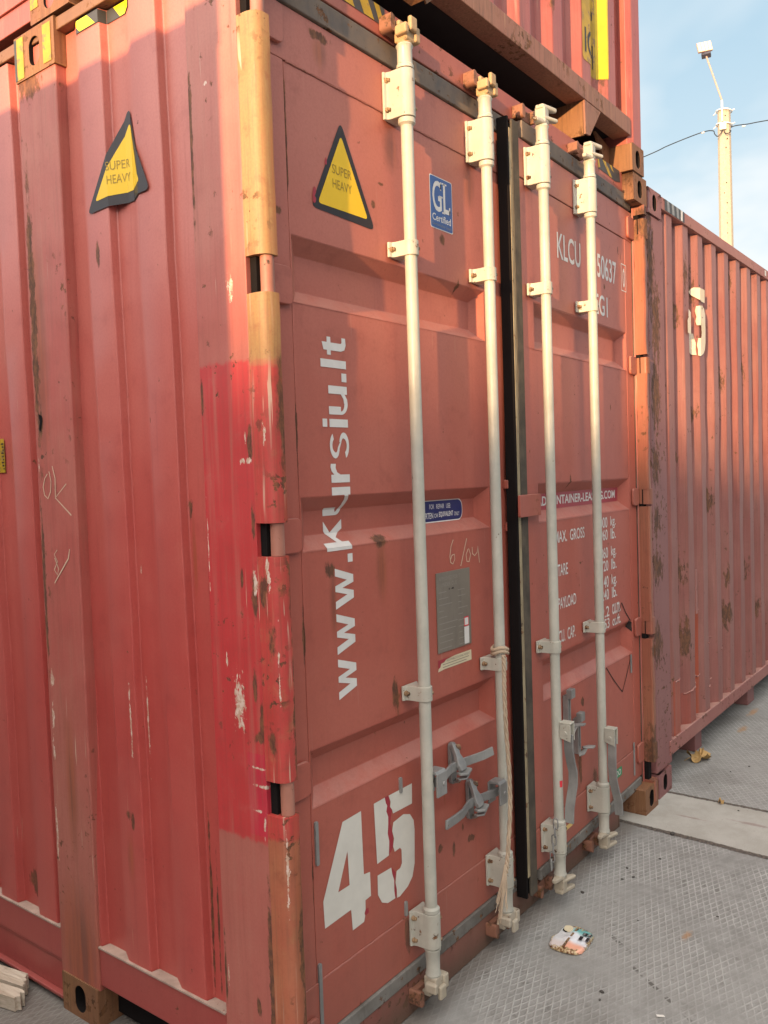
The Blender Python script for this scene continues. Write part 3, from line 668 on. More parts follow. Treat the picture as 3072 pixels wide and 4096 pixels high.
# chalk on the mid post and side are added with the post
mark('ruled_label', 'hazard_yellow', side, [sh(rect(1.196, 1.32, 1.645, 1.752))], sfm(.0042), [(0, c[1]) for c in side_cuts])
mark('label_tick', 'sticker_black', side, [sh(rect(1.199, 1.206+.004*(q % 3), 1.655+.0098*q, 1.660+.0098*q)) for q in range(9)], sfm(.0048), side_cuts)
m = MB(); m.box(0.0, 0.07, 0.10, 13.5, 2.866, HT-0.004)
m.build('top_rail', 'top_rail_paint', box1, bevel=0.003)
m = MB()
m.box(0.002, 0.045, 0.2225, 0.768, 0.130, 0.2445)
m.box(0.0005, 0.010, 0.965, 12.7, 0.145, 0.2445); m.box(0.004, 0.05, 0.965, 12.7, 0.135, 0.1445)
m.box(0.012, 0.05, 0.965, 12.7, 0.034, 0.134); m.box(-0.005, 0.05, 0.965, 12.7, 0.022, 0.0335)
m.box(0.002, 0.045, 12.9, 13.5, 0.130, 0.2445)
rail = m.build('bottom_rail', 'rail_paint', box1, bevel=0.003)
m = MB()                                           # dust lying in the pockets on the rail's top flange
def flange(y0, y1):
    ys = [y0]+[c[1] for c in side_cuts if y0 < c[1] < y1]+[y1]
    for a, b in zip(ys[:-1], ys[1:]):
        m.poly([(-0.002, a, 0.2475), (-0.002, b, 0.2475), (side_x(b-1e-6)+.001, b, 0.2475), (side_x(a+1e-6)+.001, a, 0.2475)])
        m.poly([(-0.002, a, 0.2475), (-0.002, b, 0.2475), (-0.002, b, 0.2425), (-0.002, a, 0.2425)])
flange(0.2225, 0.768); flange(0.965, 1.38)
m.build('flange_dust', 'dust_flange', rail, recalc=False)
# forty-foot posts
def mid_post(y0):
    m = MB(); m.box(-0.004, 0.11, y0, y0+0.195, 0.110, HT-0.118)
    po = m.build('side_post', 'mid_post_paint', box1, bevel=0.006)
    m = MB(); m.casting(-0.008, y0+0.004, 0.0, ('-x',), lx=.13, ly=.184); m.build('corner_casting', ['casting_paint', 'dark_void'], box1, bevel=0.003)
    m = MB(); m.casting(-0.008, y0-0.008, HT-0.130, ('-x', '+z'), lx=.13, ly=.205, lz=.130); ct = m.build('corner_casting', ['casting_paint', 'dark_void'], box1, bevel=0.003)
    return po, ct
post40, cast40 = mid_post(0.768)
pc = lambda a, b: (-0.0095, -a, b)
mark('warning_stripe', 'hazard_yellow', cast40, [rect(-0.950, -0.915, HT-0.125, HT-0.008), rect(-0.815, -0.775, HT-0.118, HT-0.012)], pc)
mark('warning_stripe', 'hazard_grey', cast40, [rect(-0.962, -0.9505, HT-0.125, HT-0.008)], pc)
mid_post(12.70)
pcf = lambda a, b: (-0.0055, -a, b)
okm = stroke([(-.905, 1.633), (-.920, 1.620), (-.931, 1.595), (-.925, 1.570), (-.908, 1.560), (-.893, 1.580), (-.888, 1.610), (-.896, 1.640)], .0035)
okm += stroke([(-.878, 1.655), (-.866, 1.62), (-.869, 1.559)], .004)+stroke([(-.81, 1.602), (-.869, 1.562), (-.792, 1.511)], .004)
okm += stroke([(-.873, 1.409), (-.890, 1.395), (-.874, 1.375), (-.893, 1.350), (-.878, 1.335), (-.870, 1.352), (-.888, 1.385)], .003)+stroke([(-.809, 1.413), (-.818, 1.385), (-.895, 1.310)], .004)
mark('chalk_mark', 'chalk', post40, okm, pcf)
mark('puncture', 'dark_void', post40, [rpoly([(-.938, 1.812), (-.917, 1.803), (-.918, 1.785), (-.930, 1.758), (-.938, 1.765), (-.932, 1.788)], .006)], pcf)
# corner posts with hinge slots
SLOTS = [(0.130, 0.216), (0.797, 0.880), (1.414, 1.493), (2.026, 2.112), (2.657, 2.745)]
def corner_post(mir):
    fx = (lambda x: 2.5-x) if mir else (lambda x: x)
    yf = -0.004 if mir else -0.014
    m = MB(); m.prism([(fx(x), y) for x, y in ((0.0, 0.222), (0.0, 0.046), (0.055, 0.046), (0.055, 0.075), (0.012, 0.085), (0.012, 0.222))], 'z', 0.0, HT-0.1185)
    p = m.build('corner_post', 'post_paint', box1, bevel=0.003)
    m = MB(); zs = [0.03]+[v for s in SLOTS for v in s]+[HT-0.1185]
    for a, b in zip(zs[0::2], zs[1::2]):
        zz = [a+(b-a)*i/8 for i in range(9)] if b-a > .2 else [a, b]
        rows = []
        for i, z in enumerate(zz):
            j = 0.0 if i in (0, len(zz)-1) else random.uniform(-.002, .003)
            rows.append([m.v((fx(x+j*.5), y+j, z)) for x, y in ((0.0, 0.0455), (0.0005, 0.018), (0.004, 0.003), (0.012, yf+.005), (0.024, yf), (0.046, yf), (0.052, yf+.006), (0.052, 0.0455))])
        for r0, r1 in zip(rows[:-1], rows[1:]):
            for q in range(8): m.face([r0[q], r0[(q+1) % 8], r1[(q+1) % 8], r1[q]])
        m.face(rows[0][::-1]); m.face(rows[-1])
    m.build('hinge_post_edge', 'far_edge_paint' if mir else 'edge_paint', p, smooth=40)
    for a, b in SLOTS:
        m = MB(); m.box(*sorted((fx(0.014), fx(0.05))), 0.025, 0.0452, a, b); m.build('hinge_slot', 'dark_void', p)
    return p
postL = corner_post(False); postR = corner_post(True)
for x0, y0, hs in ((2.338, 0.0, ('-y',)), (0.0, 0.0, ('-y', '-x')), (0.0, 13.538, ('+y', '-x')), (2.338, 13.538, ('+y', '+x'))):
    m = MB(); m.casting(x0, y0, 0.0, hs); m.build('corner_casting', ['casting_paint', 'dark_void'], box1, bevel=0.004)
    m = MB(); m.casting(x0, y0, HT-0.118, hs+('+z',)); m.build('corner_casting', ['casting_paint', 'dark_void'], box1, bevel=0.004)
# header and sill
m = MB(); m.box(0.053, 2.3375, 0.050, 0.12, 2.826, 2.912)
header = m.build('door_header', 'frame_paint', box1, bevel=0.003)
hf = lambda off: (lambda a, b: (a, 0.050-off, b))
mark('hazard_sticker', 'hazard_grey', header, [rect(0.18, 0.580, 2.858, 2.910)], hf(.0012))
mark('hazard_stripe', 'hazard_yellow', header, [[(x, 2.909), (x+.045, 2.909), (x+.075, 2.859), (x+.030, 2.859)] for x in (0.19, 0.28, 0.37, 0.455)]+[[(0.530, 2.909), (0.555, 2.909), (0.579, 2.862), (0.575, 2.859), (0.556, 2.859)]], hf(.0018))
hs_ = mark('hazard_sticker', 'hazard_grey', header, [[(2.06, 2.910), (2.07, 2.862), (2.18, 2.858), (2.25, 2.852), (2.31, 2.862), (2.30, 2.9105)]], hf(.0012))
mark('hazard_stripe', 'hazard_yellow', header, [[(2.115, 2.909), (2.150, 2.909), (2.218, 2.858), (2.185, 2.858)], [(2.19, 2.909), (2.215, 2.909), (2.24, 2.885), (2.215, 2.890)], [(2.06, 2.909), (2.075, 2.909), (2.09, 2.87), (2.07, 2.863)]], hf(.0018))
m = MB(); m.box(0.345, 2.155, 0.056, 0.13, 0.003, 0.105); m.box(2.1555, 2.3375, 0.058, 0.13, 0.092, 0.105); m.box(0.1625, 0.3445, 0.058, 0.13, 0.092, 0.105)
m.box(2.1505, 2.1595, 0.054, 0.0555, 0.003, 0.105); 
sill = m.build('door_sill', 'sill_paint', box1, bevel=0.003)
m = MB(); m.box(0.07, 2.43, 0.135, 0.16, 0.0, 0.10); m.box(0.058, 2.44, 0.125, 0.155, 0.1055, 2.82); m.box(0.06, 0.12, 0.24, 13.3, 0.02, 0.12)
m.build('door_recess', 'dark_void', box1)
# roof, floor, far walls: the rest of the box
m = MB(); m.box(0.071, 2.43, 0.1225, 13.5, 2.868, 2.898); m.build('roof', 'frame_paint', box1)
m = MB(); m.box(0.121, 2.39, 0.165, 13.4, 0.125, 0.16); m.build('floor', 'floor_under', box1)
pr = []; k = 0
while 0.22+.278*k < 13.4:
    pr += [(2.494, .22+.278*k), (2.494, .29+.278*k), (2.458, .358+.278*k), (2.458, .43+.278*k)]; k += 1
m = MB(); m.sheet(pr, 'z', 0.13, 2.90); m.build('side_wall', 'side_paint', box1)
m = MB(); m.box(0.05, 2.45, 13.55, 13.62, 0.12, 2.9); m.build('end_wall', 'side_paint', box1)

# ------------------------------------------------------------------ doors
GZ = [(2.200, 2.036), (1.545, 1.410), (0.898, 0.752)]      # the three pressed grooves: top and bottom edge
GD, GS, GE = 0.036, 0.036, 0.045                           # depth, run of the long slopes, run of the end slopes
def groove_d(x, z, gl, gr):
    for zt, zb in GZ:
        if zb < z < zt and gl < x < gr:
            return GD*max(0.0, min(1.0, (zt-z)/GS, (z-zb)/GS, (x-gl)/GE, (gr-x)/GE))
    return 0.0
def groove_cuts(gl, gr):
    c = [(0, gl), (0, gl+GE), (0, gr-GE), (0, gr)]
    for zt, zb in GZ: c += [(1, zt), (1, zt-GS), (1, zb+GS), (1, zb)]
    return c
def door_mesh(xa, xb, gl, gr, st, yf, z0=0.300, z1=2.620):
    """pressed panel xa..xb with grooves gl..gr, stile strip st = (x0, x1), rails at head and foot, front face at y = yf"""
    m = MB()
    zs = [z0]+[v for zt, zb in reversed(GZ) for v in (zb, zt)]+[z1]
    for i in range(len(zs)-1):
        a, b = zs[i], zs[i+1]
        if i % 2 == 0: m.poly([(xa, yf, a), (xb, yf, a), (xb, yf, b), (xa, yf, b)])
        else:
            m.poly([(xa, yf, a), (gl, yf, a), (gl, yf, b), (xa, yf, b)]); m.poly([(gr, yf, a), (xb, yf, a), (xb, yf, b), (gr, yf, b)])
            o = [(gl, yf, a), (gr, yf, a), (gr, yf, b), (gl, yf, b)]
            n = [(gl+GE, yf+GD, a+GS), (gr-GE, yf+GD, a+GS), (gr-GE, yf+GD, b-GS), (gl+GE, yf+GD, b-GS)]
            for q in range(4): m.poly([o[q], o[(q+1) % 4], n[(q+1) % 4], n[q]])
            m.poly(n)
    # sides of the panel
    for x in (xa, xb):
        for i in range(len(zs)-1): m.poly([(x, yf, zs[i]), (x, yf, zs[i+1]), (x, yf+.05, zs[i+1]), (x, yf+.05, zs[i])])
    xs0, xs1 = min(xa, st[0]), max(xb, st[1])
    m.box(xs0, xs1, yf-.0022, yf+.05, 2.6235, 2.758)
    m.box(xs0, xs1, yf-.0022, yf+.05, 0.152, 0.2965)
    m.box(st[0], st[1], yf-.0010, yf+.05, 0.2965, 2.6235)
    m.box(xs0, xs1, yf+.012, yf+.045, 2.60, 2.64); m.box(xs0, xs1, yf+.012, yf+.045, .28, .31)
    return m
YL = 0.060
m = door_mesh(0.168, 1.298, 0.172, 1.105, (0.056, 0.1655), YL)
doorL = m.build('door', 'door_paint', box1, bevel=0.008, seg=3)
YR = 0.055
HX = 2.40
m = door_mesh(1.284, 2.352, 1.392, 2.345, (2.3545, 2.444), YR)
doorR = m.build('door', 'door_paint', box1, bevel=0.008, seg=3, origin=(HX, YR, 0))
doorR.rotation_euler = (0, 0, rad(1.8))
cutL = groove_cuts(0.172, 1.105); cutR = groove_cuts(1.392, 2.345)
def LF(off): return lambda a, b: (a, YL+groove_d(a, b, 0.172, 1.105)-off, b)
def RF(off): return lambda a, b: (a, YR+groove_d(a, b, 1.392, 2.345)-off, b)
doorL['label'] = 'near door lettered with a web address and a large 45'
doorR['label'] = 'far door lettered with weights, standing slightly ajar'

for x0_, x1_, z_ in ((0.172, 1.29, 2.6222), (0.172, 1.29, 0.298)):
    m = MB(); m.tube([(x0_+(x1_-x0_)*i/60, YL-.0008+random.uniform(-.0006, .0006), z_+random.uniform(-.0012, .0012)) for i in range(61)], .0022, 5); m.build('weld_seam', 'frame_paint', doorL, smooth=60)
# gaskets
m = MB(); m.box(0.13, 1.290, 0.051, 0.075, 2.7605, 2.822)
m.build('door_gasket', 'gasket_rubber', doorL, bevel=0.004)
m = MB(); m.box(0.13, 1.290, 0.050, 0.075, 0.108, 0.1505); m.build('door_gasket', 'gasket_low', doorL, bevel=0.004)
m = MB(); m.box(1.32, 2.42, 0.046, 0.07, 2.7605, 2.822); m.build('door_gasket', 'gasket_rubber', doorR, bevel=0.004)
m = MB(); m.box(1.32, 2.42, 0.046, 0.07, 0.108, 0.1505); m.build('door_gasket', 'gasket_low', doorR, bevel=0.004)
m = MB(); m.box(1.236, 1.288, 0.044, 0.0545, 0.085, 2.80); m.build('door_gasket', 'gasket_dark', doorR, bevel=0.004)
m = MB(); m.box(1.2170, 1.2355, 0.046, 0.060, 0.16, 2.765)
m.build('gasket_strip', 'cream_strip', doorR, bevel=0.002)
m = MB(); m.box(1.205, 1.2165, 0.0475, 0.086, 0.09, 2.80); m.box(1.2170, 1.2835, 0.0605, 0.086, 0.09, 2.79)
m.build('door_gasket', 'dark_void', doorR)
m = MB(); m.box(2.4445, 2.462, 0.048, 0.075, 0.11, 2.80); m.build('door_gasket', 'gasket_dark', doorR, bevel=0.003)

# hinges
def hinge(parent, x0, x1, z0, z1, yf):
    m = MB(); zc = (z0+z1)/2; h = (z1-z0)/2
    m.prism(rpoly([(x0, zc-h), (x1, zc-h), (x1, zc+h), (x0, zc+h)], .018), 'y', yf-.014, yf-.0025)
    return m.build('hinge_blade', 'door_paint' if parent is doorL else 'frame_paint', parent, bevel=0.003)
for a, b in SLOTS: hinge(doorL, 0.052, 0.158, a-.004, b+.004, YL)
for a, b in ((0.222, 0.311), (0.815, 0.900), (1.420, 1.499), (2.020, 2.103), (2.633, 2.731)):
    hinge(doorR, 2.372, 2.449, a, b, YR)
    m = MB(); m.prism(rpoly([(2.4492, .050), (2.4492, -.006), (2.494, -.010), (2.494, .040)], .012), 'z', a+.003, b-.003); m.build('hinge_knuckle', 'far_edge_paint', doorR, bevel=.003)
for (a, b), p, x, y in [(s, postL, 0.030, 0.006) for s in SLOTS]:
    m = MB(); m.lathe([(a+.001, .0165), (b-.001, .0165)], x, y, 16); m.build('hinge_pin', 'hinge_pin_metal', p, smooth=40)

# locking bars -----------------------------------------------------
def bar_mesh():
    m = MB()
    m.lathe([(0.118, .020), (0.128, .0235), (0.138, .0205), (0.165, .0205), (0.196, .022), (0.200, .0245), (0.206, .0245), (0.206, .0178), (0.314, .0178), (0.314, .0248), (0.324, .0248), (0.330, .0178),
             (2.578, .0178), (2.584, .0245), (2.597, .0245), (2.598, .0178), (2.735, .0178), (2.735, .0245), (2.744, .0245), (2.748, .0215), (2.790, .0215), (2.797, .025), (2.804, .020), (2.815, .018)], 0, 0, 28)
    return m
m = bar_mesh(); bar1 = m.build('locking_bar', 'bar_metal', doorL, smooth=35, origin=(0, 0, 0))
def place(o, parent, x, y):
    WL[o] = Vector((x, y, 0)); o.location = WL[o]-WL[parent]
place(bar1, doorL, 0.603, 0.0)
BARS = [(doorL, 0.603, 0.0), (doorL, 1.045, 0.0), (doorR, 1.372, -0.005), (doorR, 1.806, -0.005)]
bars = [bar1]
for p, x, y in BARS[1:]: bars.append(copy_to(bar1, p, (x-0.603, y, 0)))
def saddle(r, zc, h, bolts, lug=.037):
    m = MB()
    pts = [(-lug, .0565), (-lug, .0495), (-r-.003, .046), (-r, .036)]
    pts += [(r*math.cos(an), r*math.sin(an)) for an in [math.pi+math.pi*i/12 for i in range(0, 13)]]
    pts += [(r, .036), (r+.003, .046), (.037, .0495), (.037, .0565)]
    m.prism(pts, 'z', zc-h/2, zc+h/2)
    m.mi = 1
    for dz in bolts:
        for x, y0, y1, rr in ((-lug+.0090, .0495, .041, .0085), (-lug+.0090, .041, .034, .006)):
            n = 8; A = [(x+rr*math.cos(k*2*math.pi/n), zc+dz+rr*math.sin(k*2*math.pi/n)) for k in range(n)]
            m.prism(A, 'y', y1, y0)
        m.tube([(r*.60, -r*.55, zc+dz), (r*.86, -r*.80, zc+dz)], .0055, 8)
    return m
def saddles(nm, r, zc, h, bolts):
    m = saddle(r, zc, h, bolts); b = m.build(nm, ['bracket_metal', 'bolt_metal'], doorL, bevel=0.0035, origin=(0, 0, 0)); place(b, doorL, BARS[0][1], 0.0)
    for p, x, y in BARS[1:]: copy_to(b, p, (x-BARS[0][1], y, 0))
saddles('bar_bracket', .0228, 2.237, .043, (0.0,))
saddles('bar_bracket', .0228, 0.960, .043, (0.0,))
saddles('bar_housing', .0258, 2.666, .132, (.042, -.040))
saddles('bar_housing', .0258, 0.260, .104, (.032, -.034))
# cams on the bar ends
def cam_closed(z, up):
    m = MB(); s = 1 if up else -1
    def B(x0, x1, y0, y1, a, b): m.box(x0, x1, y0, y1, *sorted((z+s*a, z+s*b)))
    B(-.020, .022, -.022, .022, 0, .050); B(-.034, -.016, -.030, .010, .012, .040); B(.018, .042, -.028, .004, .004, .048); B(-.012, .020, -.034, -.020, .026, .066); B(-.020, .012, .0, .03, .045, .062)
    m.tube([(0, 0, z-s*.006), (0, 0, z+s*.012)], .022, 12)
    return m
def cam_open(z, up):
    m = MB(); s = 1 if up else -1
    def B(x0, x1, y0, y1, a, b): m.box(x0, x1, y0, y1, *sorted((z+s*a, z+s*b)))
    B(-.016, .020, -.020, .020, 0, .060)
    m.prism([(-.020, -.016), (.058, -.034), (.062, -.020), (.024, .012), (-.02, .016)], 'z', *sorted((z+s*.050, z+s*.066)))
    m.prism([(-.02, -.018), (.052, -.040), (.060, -.026), (.02, .010)], 'z', *sorted((z+s*.012, z+s*.026)))
    m.prism([(.0, -.02), (-.058, -.010), (-.060, .006), (.0, .018)], 'z', *sorted((z-s*.004, z+s*.012)))
    return m
for i, (p, x, y) in enumerate(BARS):
    for up in (True, False):
        f = cam_closed if i < 2 else cam_open
        m = f(2.806 if up else 0.124, up)
        mt = ('cam_metal' if i < 2 else 'bracket_metal') if up else 'cam_low_metal'
        c = m.build('bar_cam', mt, p, bevel=0.006, seg=3, origin=(0, 0, 0)); place(c, p, x, y)
# keepers on header and sill
def keeper(x, z, parent, yb):
    m = MB()
    m.prism(rpoly([(x-.052, z-.020), (x-.030, z-.026), (x-.028, z+.020), (x-.050, z+.026)], .012), 'y', yb-.042, yb-.001)
    m.prism(rpoly([(x+.030, z-.026), (x+.050, z-.022), (x+.050, z+.026), (x+.030, z+.020)], .012), 'y', yb-.042, yb-.001)
    m.box(x-.05, x+.05, yb-.020, yb-.0015, z-.018, z+.020)
    m.build('cam_keeper', 'keeper_metal', parent, bevel=0.010, seg=3)
for x in (0.603, 1.045, 1.400, 1.850):
    keeper(x-(0.03 if x > 1.2 else 0), 2.855, header, 0.050); keeper(x-(0.03 if x > 1.2 else 0), 0.062, sill, 0.056)

# handles and their catches
def hub_closed(x0, x1, z0, z1):
    m = MB(); m.box(x0, x1, -.030, -.023, z0, z1); m.box(x0, x1, .012, .019, z0, z1); m.prism([(-.030, z1-.004), (.019, z1-.004), (.012, z1+.006), (-.023, z1+.006)], 'x', x0, x1)
    xm = x0*.35+x1*.65
    m.tube([(xm, -.034, (z0+z1)/2), (xm, .02, (z0+z1)/2)], .007, 10)
    return m
m = hub_closed(0.612, 0.662, 0.652, 0.722); m.build('handle_hub', 'galv_metal', doorL, bevel=0.003)
m = hub_closed(0.972, 1.016, 0.508, 0.580); m.build('handle_hub', 'galv_metal', doorL, bevel=0.003)
m = MB(); m.flat([(0.636, -.004, .687), (0.672, -.004, .687), (0.695, .0, .687), (0.727, .010, .688), (0.755, .016, .690), (0.80, .017, .689), (0.840, .016, .687), (0.885, .010, .685), (0.920, -.001, .687), (0.956, -.016, .695)], .028, .008)
m.build('bar_handle', 'galv_metal', doorL, bevel=0.002)
m = MB(); m.flat([(1.005, -.004, .545), (0.986, -.003, .545), (0.955, .006, .544), (0.919, .016, .543), (0.880, .017, .545), (0.845, .016, .546), (0.825, .010, .544), (0.792, .0, .542), (0.735, -.010, .546), (0.668, -.018, .551)], .028, .008)
m.build('bar_handle', 'galv_metal', doorL, bevel=0.002)
def catch(x, z):
    m = MB()
    m.prism(rpoly([(x-.015, z-.066), (x+.015, z-.066), (x+.015, z+.066), (x-.015, z+.066)], .014), 'y', .044, .0585)
    m.flat([(x-.002, .043, z+.060), (x-.008, .034, z+.050), (x-.015, .024, z+.036), (x-.018, .014, z+.022), (x-.018, .006, z+.006), (x-.017, .001, z-.010)], [.024, .026, .022, .034, .040, .030], .014, (1, 0, 0))
    m.flat([(x-.040, .004, z-.016), (x-.016, -.006, z-.018), (x+.014, -.004, z-.012)], [.020, .028, .020], .009, (0, 1, 0))
    m.flat([(x-.040, .006, z-.032), (x-.016, -.002, z-.034), (x+.012, .0, z-.026)], [.018, .024, .016], .006, (0, 1, 0))
    m.flat([(x, .044, z-.060), (x-.006, .024, z-.050), (x-.014, .008, z-.034)], .018, .008, (1, 0, 0))
    m.mi = 1
    m.tube([(x-.004, .036, z+.052), (x+.010, .026, z+.052)], .010, 8); m.tube([(x+.004, .046, z-.058), (x+.016, .034, z-.060)], .008, 8)
    return m.build('handle_catch', ['galv_metal', 'bolt_metal'], doorL, bevel=0.003)
c1 = catch(0.816, 0.684); copy_to(c1, doorL, (0.097, 0, -0.147))
def hub_open(x, z0, z1, reach):
    m = MB(); ya = -.020
    m.prism([(ya, z0+.012), (ya-reach, z0), (ya-reach, z1), (ya, z1)], 'x', x-.022, x-.015); m.prism([(ya, z0+.012), (ya-reach, z0), (ya-reach, z1), (ya, z1)], 'x', x+.012, x+.019)
    m.box(x-.0215, x+.0185, ya-reach, ya, z1, z1+.007)
    m.tube([(x-.027, ya-reach*.55, (z0+z1)/2), (x+.022, ya-reach*.55, (z0+z1)/2)], .008, 12)
    return m
m = hub_open(1.380, 0.622, 0.684, .043); m.build('handle_hub', 'bracket_metal', doorR, bevel=0.003)
m = hub_open(1.812, 0.486, 0.549, .042); m.build('handle_hub', 'bracket_metal', doorR, bevel=0.003)
m = MB(); m.flat([(1.381, -.046, .645), (1.382, -.046, .585), (1.388, -.050, .540), (1.396, -.054, .505), (1.397, -.053, .46), (1.391, -.047, .415), (1.386, -.042, .37), (1.384, -.040, .318)], .034, .010, (0, 1, 0))
m.build('bar_handle', 'galv_metal', doorR, bevel=0.002)
m = MB(); m.flat([(1.814, -.043, .515), (1.814, -.043, .450), (1.811, -.043, .400), (1.814, -.045, .340), (1.826, -.050, .290), (1.838, -.055, .250), (1.842, -.056, .19)], .034, .010, (0, 1, 0))
m.build('bar_handle', 'galv_metal', doorR, bevel=0.002)
def catch_open(x, z):
    m = MB()
    for dx in (0, .020): m.box(x+dx, x+dx+.006, .030, .0535, z-.080, z+.060)
    m.box(x, x+.026, .034, .040, z-.08, z-.055); m.box(x, x+.026, .034, .040, z+.035, z+.06)
    m.box(x-.004, x+.034, .014, .036, z+.050, z+.085)
    m.prism([(x+.030, .030), (x+.062, .014), (x+.070, -.012), (x+.044, -.014), (x+.022, .020)], 'z', z-.062, z-.055)
    m.flat([(x+.012, .036, z-.085), (x+.020, .020, z-.078), (x+.034, .016, z-.060)], .018, .006, (0, 1, 0))
    m.mi = 1; m.tube([(x+.036, .035, z-.078), (x+.05, .024, z-.082)], .009, 8)
    return m.build('handle_catch', ['galv_metal', 'bolt_metal'], doorR, bevel=0.002)
c2 = catch_open(1.560, 0.672); copy_to(c2, doorR, (0.090, 0, -0.112))

# ------------------------------------------------------------------ marks on the near door
def arc(cx, cy, rx, ry, a0, a1, n=10): return [(cx+rx*math.cos(rad(a0+(a1-a0)*k/n)), cy+ry*math.sin(rad(a0+(a1-a0)*k/n))) for k in range(n+1)]
def ring(cx, cy, rx, ry, tx, ty, a0, a1, n=14):
    o, q = arc(cx, cy, rx, ry, a0, a1, n), arc(cx, cy, rx-tx, ry-ty, a0, a1, n)
    return [[o[k], o[k+1], q[k+1], q[k]] for k in range(n)]
LET = {                                            # bold wide sans letters on a unit x-height: (width, polygons)
 'w': (1.44, [[(0, 1), (.27, 1), (.46, .36), (.46, 0), (.30, 0)], [(.46, 0), (.46, .36), (.62, 1), (.72, 1), (.72, .62), (.57, 0)], [(.72, 1), (.82, 1), (.98, .36), (.98, 0), (.87, 0), (.72, .62)], [(.98, 0), (.98, .36), (1.17, 1), (1.44, 1), (1.14, 0)]]),
 '.': (.30, [[(0, 0), (.30, 0), (.30, .27), (0, .27)]]),
 'k': (1.06, [[(0, 0), (.28, 0), (.28, 1.36), (0, 1.36)], [(.28, .36), (.28, .66), (.68, 1), (1.03, 1), (.62, .66), (.44, .52)], [(.44, .52), (.62, .66), (1.06, 0), (.72, 0)]]),
 'u': (1.0, [[(0, .36), (.28, .36), (.28, 1), (0, 1)], [(.72, 0), (1.0, 0), (1.0, 1), (.72, 1)]]+ring(.40, .36, .40, .38, .12, .18, 180, 270)+[[(.40, -.02), (.40, .18), (.55, .20), (.72, .34), (.72, .13), (.55, .0)]]),
 'r': (.66, [[(0, 0), (.28, 0), (.28, 1), (0, 1)], [(.28, .50), (.28, .84), (.40, .98), (.55, 1.03), (.66, 1.01), (.66, .74), (.52, .76), (.36, .68)]]),
 's': (.96, ring(.48, .735, .45, .285, .22, .13, 25, 180)+ring(.42, .735, .39, .23, .20, .10, 180, 262)+ring(.54, .265, .40, .24, .20, .10, 82, 0)+ring(.48, .265, .46, .285, .22, .13, 0, -160)+[[(.365, .507), (.39, .61), (.56, .50), (.60, .395)]]),
 'i': (.28, [[(0, 0), (.28, 0), (.28, 1), (0, 1)], [(0, 1.12), (.28, 1.12), (.28, 1.36), (0, 1.36)]]),
 'l': (.28, [[(0, 0), (.28, 0), (.28, 1.36), (0, 1.36)]]),
 't': (.64, [[(.16, .26), (.43, .26), (.43, 1.26), (.16, 1.18)], [(0, .80), (.16, .80), (.16, 1), (0, 1)], [(.43, .80), (.62, .80), (.62, 1), (.43, 1)], [(.16, .26), (.43, .26), (.47, .20), (.64, .20), (.64, 0), (.40, -.02), (.22, .06)]])}
XH, GAP = 0.0755, 0.125
tot = sum(LET[c][0] for c in 'www.kursiu.lt'); GAP = (0.960/XH-tot)/12
uu = 0.0
for c in 'www.kursiu.lt':
    w_, ps = LET[c]; GP = []
    for p in ps: GP.append([(0.3675-v*XH, 1.004+(uu+u)*XH) for u, v in p])
    mark('web_letter', 'white_vinyl', doorL, [('P', GP)], LF(.0012), cutL)
    uu += w_+GAP
four = [(0.203, 0.424), (0.200, 0.504), (0.287, 0.677), (0.366, 0.680), (0.369, 0.502), (0.396, 0.498), (0.397, 0.430), (0.372, 0.428), (0.371, 0.402), (0.366, 0.394), (0.369, 0.386), (0.363, 0.371), (0.314, 0.369), (0.310, 0.428)]
hole = [(0.303, 0.592), (0.260, 0.497), (0.307, 0.496)]
# the 4 is laid in three pieces round its open triangle
f1 = [(0.200, 0.497), (0.287, 0.677), (0.303, 0.592), (0.260, 0.497)]
f2 = [(0.303, 0.592), (0.287, 0.677), (0.366, 0.680), (0.369, 0.502), (0.307, 0.4975)]
f3 = [(0.203, 0.424), (0.200, 0.497), (0.260, 0.497), (0.307, 0.4975), (0.369, 0.502), (0.396, 0.498), (0.397, 0.430), (0.372, 0.428), (0.371, 0.402), (0.366, 0.394), (0.369, 0.386), (0.363, 0.371), (0.314, 0.369), (0.310, 0.428)]
fiveA = [(0.423, 0.681), (0.474, 0.682), (0.478, 0.665), (0.484, 0.655), (0.479, 0.640), (0.487, 0.622), (0.486, 0.600), (0.482, 0.575), (0.488, 0.552), (0.486, 0.530), (0.484, 0.511), (0.429, 0.507)]
fiveB = [(0.492, 0.682), (0.607, 0.682), (0.604, 0.622), (0.510, 0.624), (0.506, 0.636), (0.497, 0.648), (0.500, 0.662)]
fiveC = [(0.510, 0.598), (0.560, 0.605), (0.592, 0.594), (0.610, 0.570), (0.613, 0.540), (0.608, 0.440), (0.595, 0.405), (0.570, 0.385), (0.530, 0.372), (0.516, 0.374), (0.516, 0.400), (0.511, 0.42), (0.518, 0.452), (0.536, 0.454), (0.545, 0.465), (0.545, 0.505), (0.538, 0.513), (0.512, 0.511), (0.505, 0.530), (0.511, 0.55), (0.503, 0.575)]
fiveD = [(0.429, 0.474), (0.493, 0.472), (0.497, 0.452), (0.505, 0.430), (0.504, 0.400), (0.508, 0.376), (0.472, 0.377), (0.445, 0.390), (0.428, 0.419)]
mark('size_number', 'white_old', doorL, [('P', [f1, f2, f3]), ('P', [fiveA, fiveB, fiveC, fiveD])], LF(.0012))
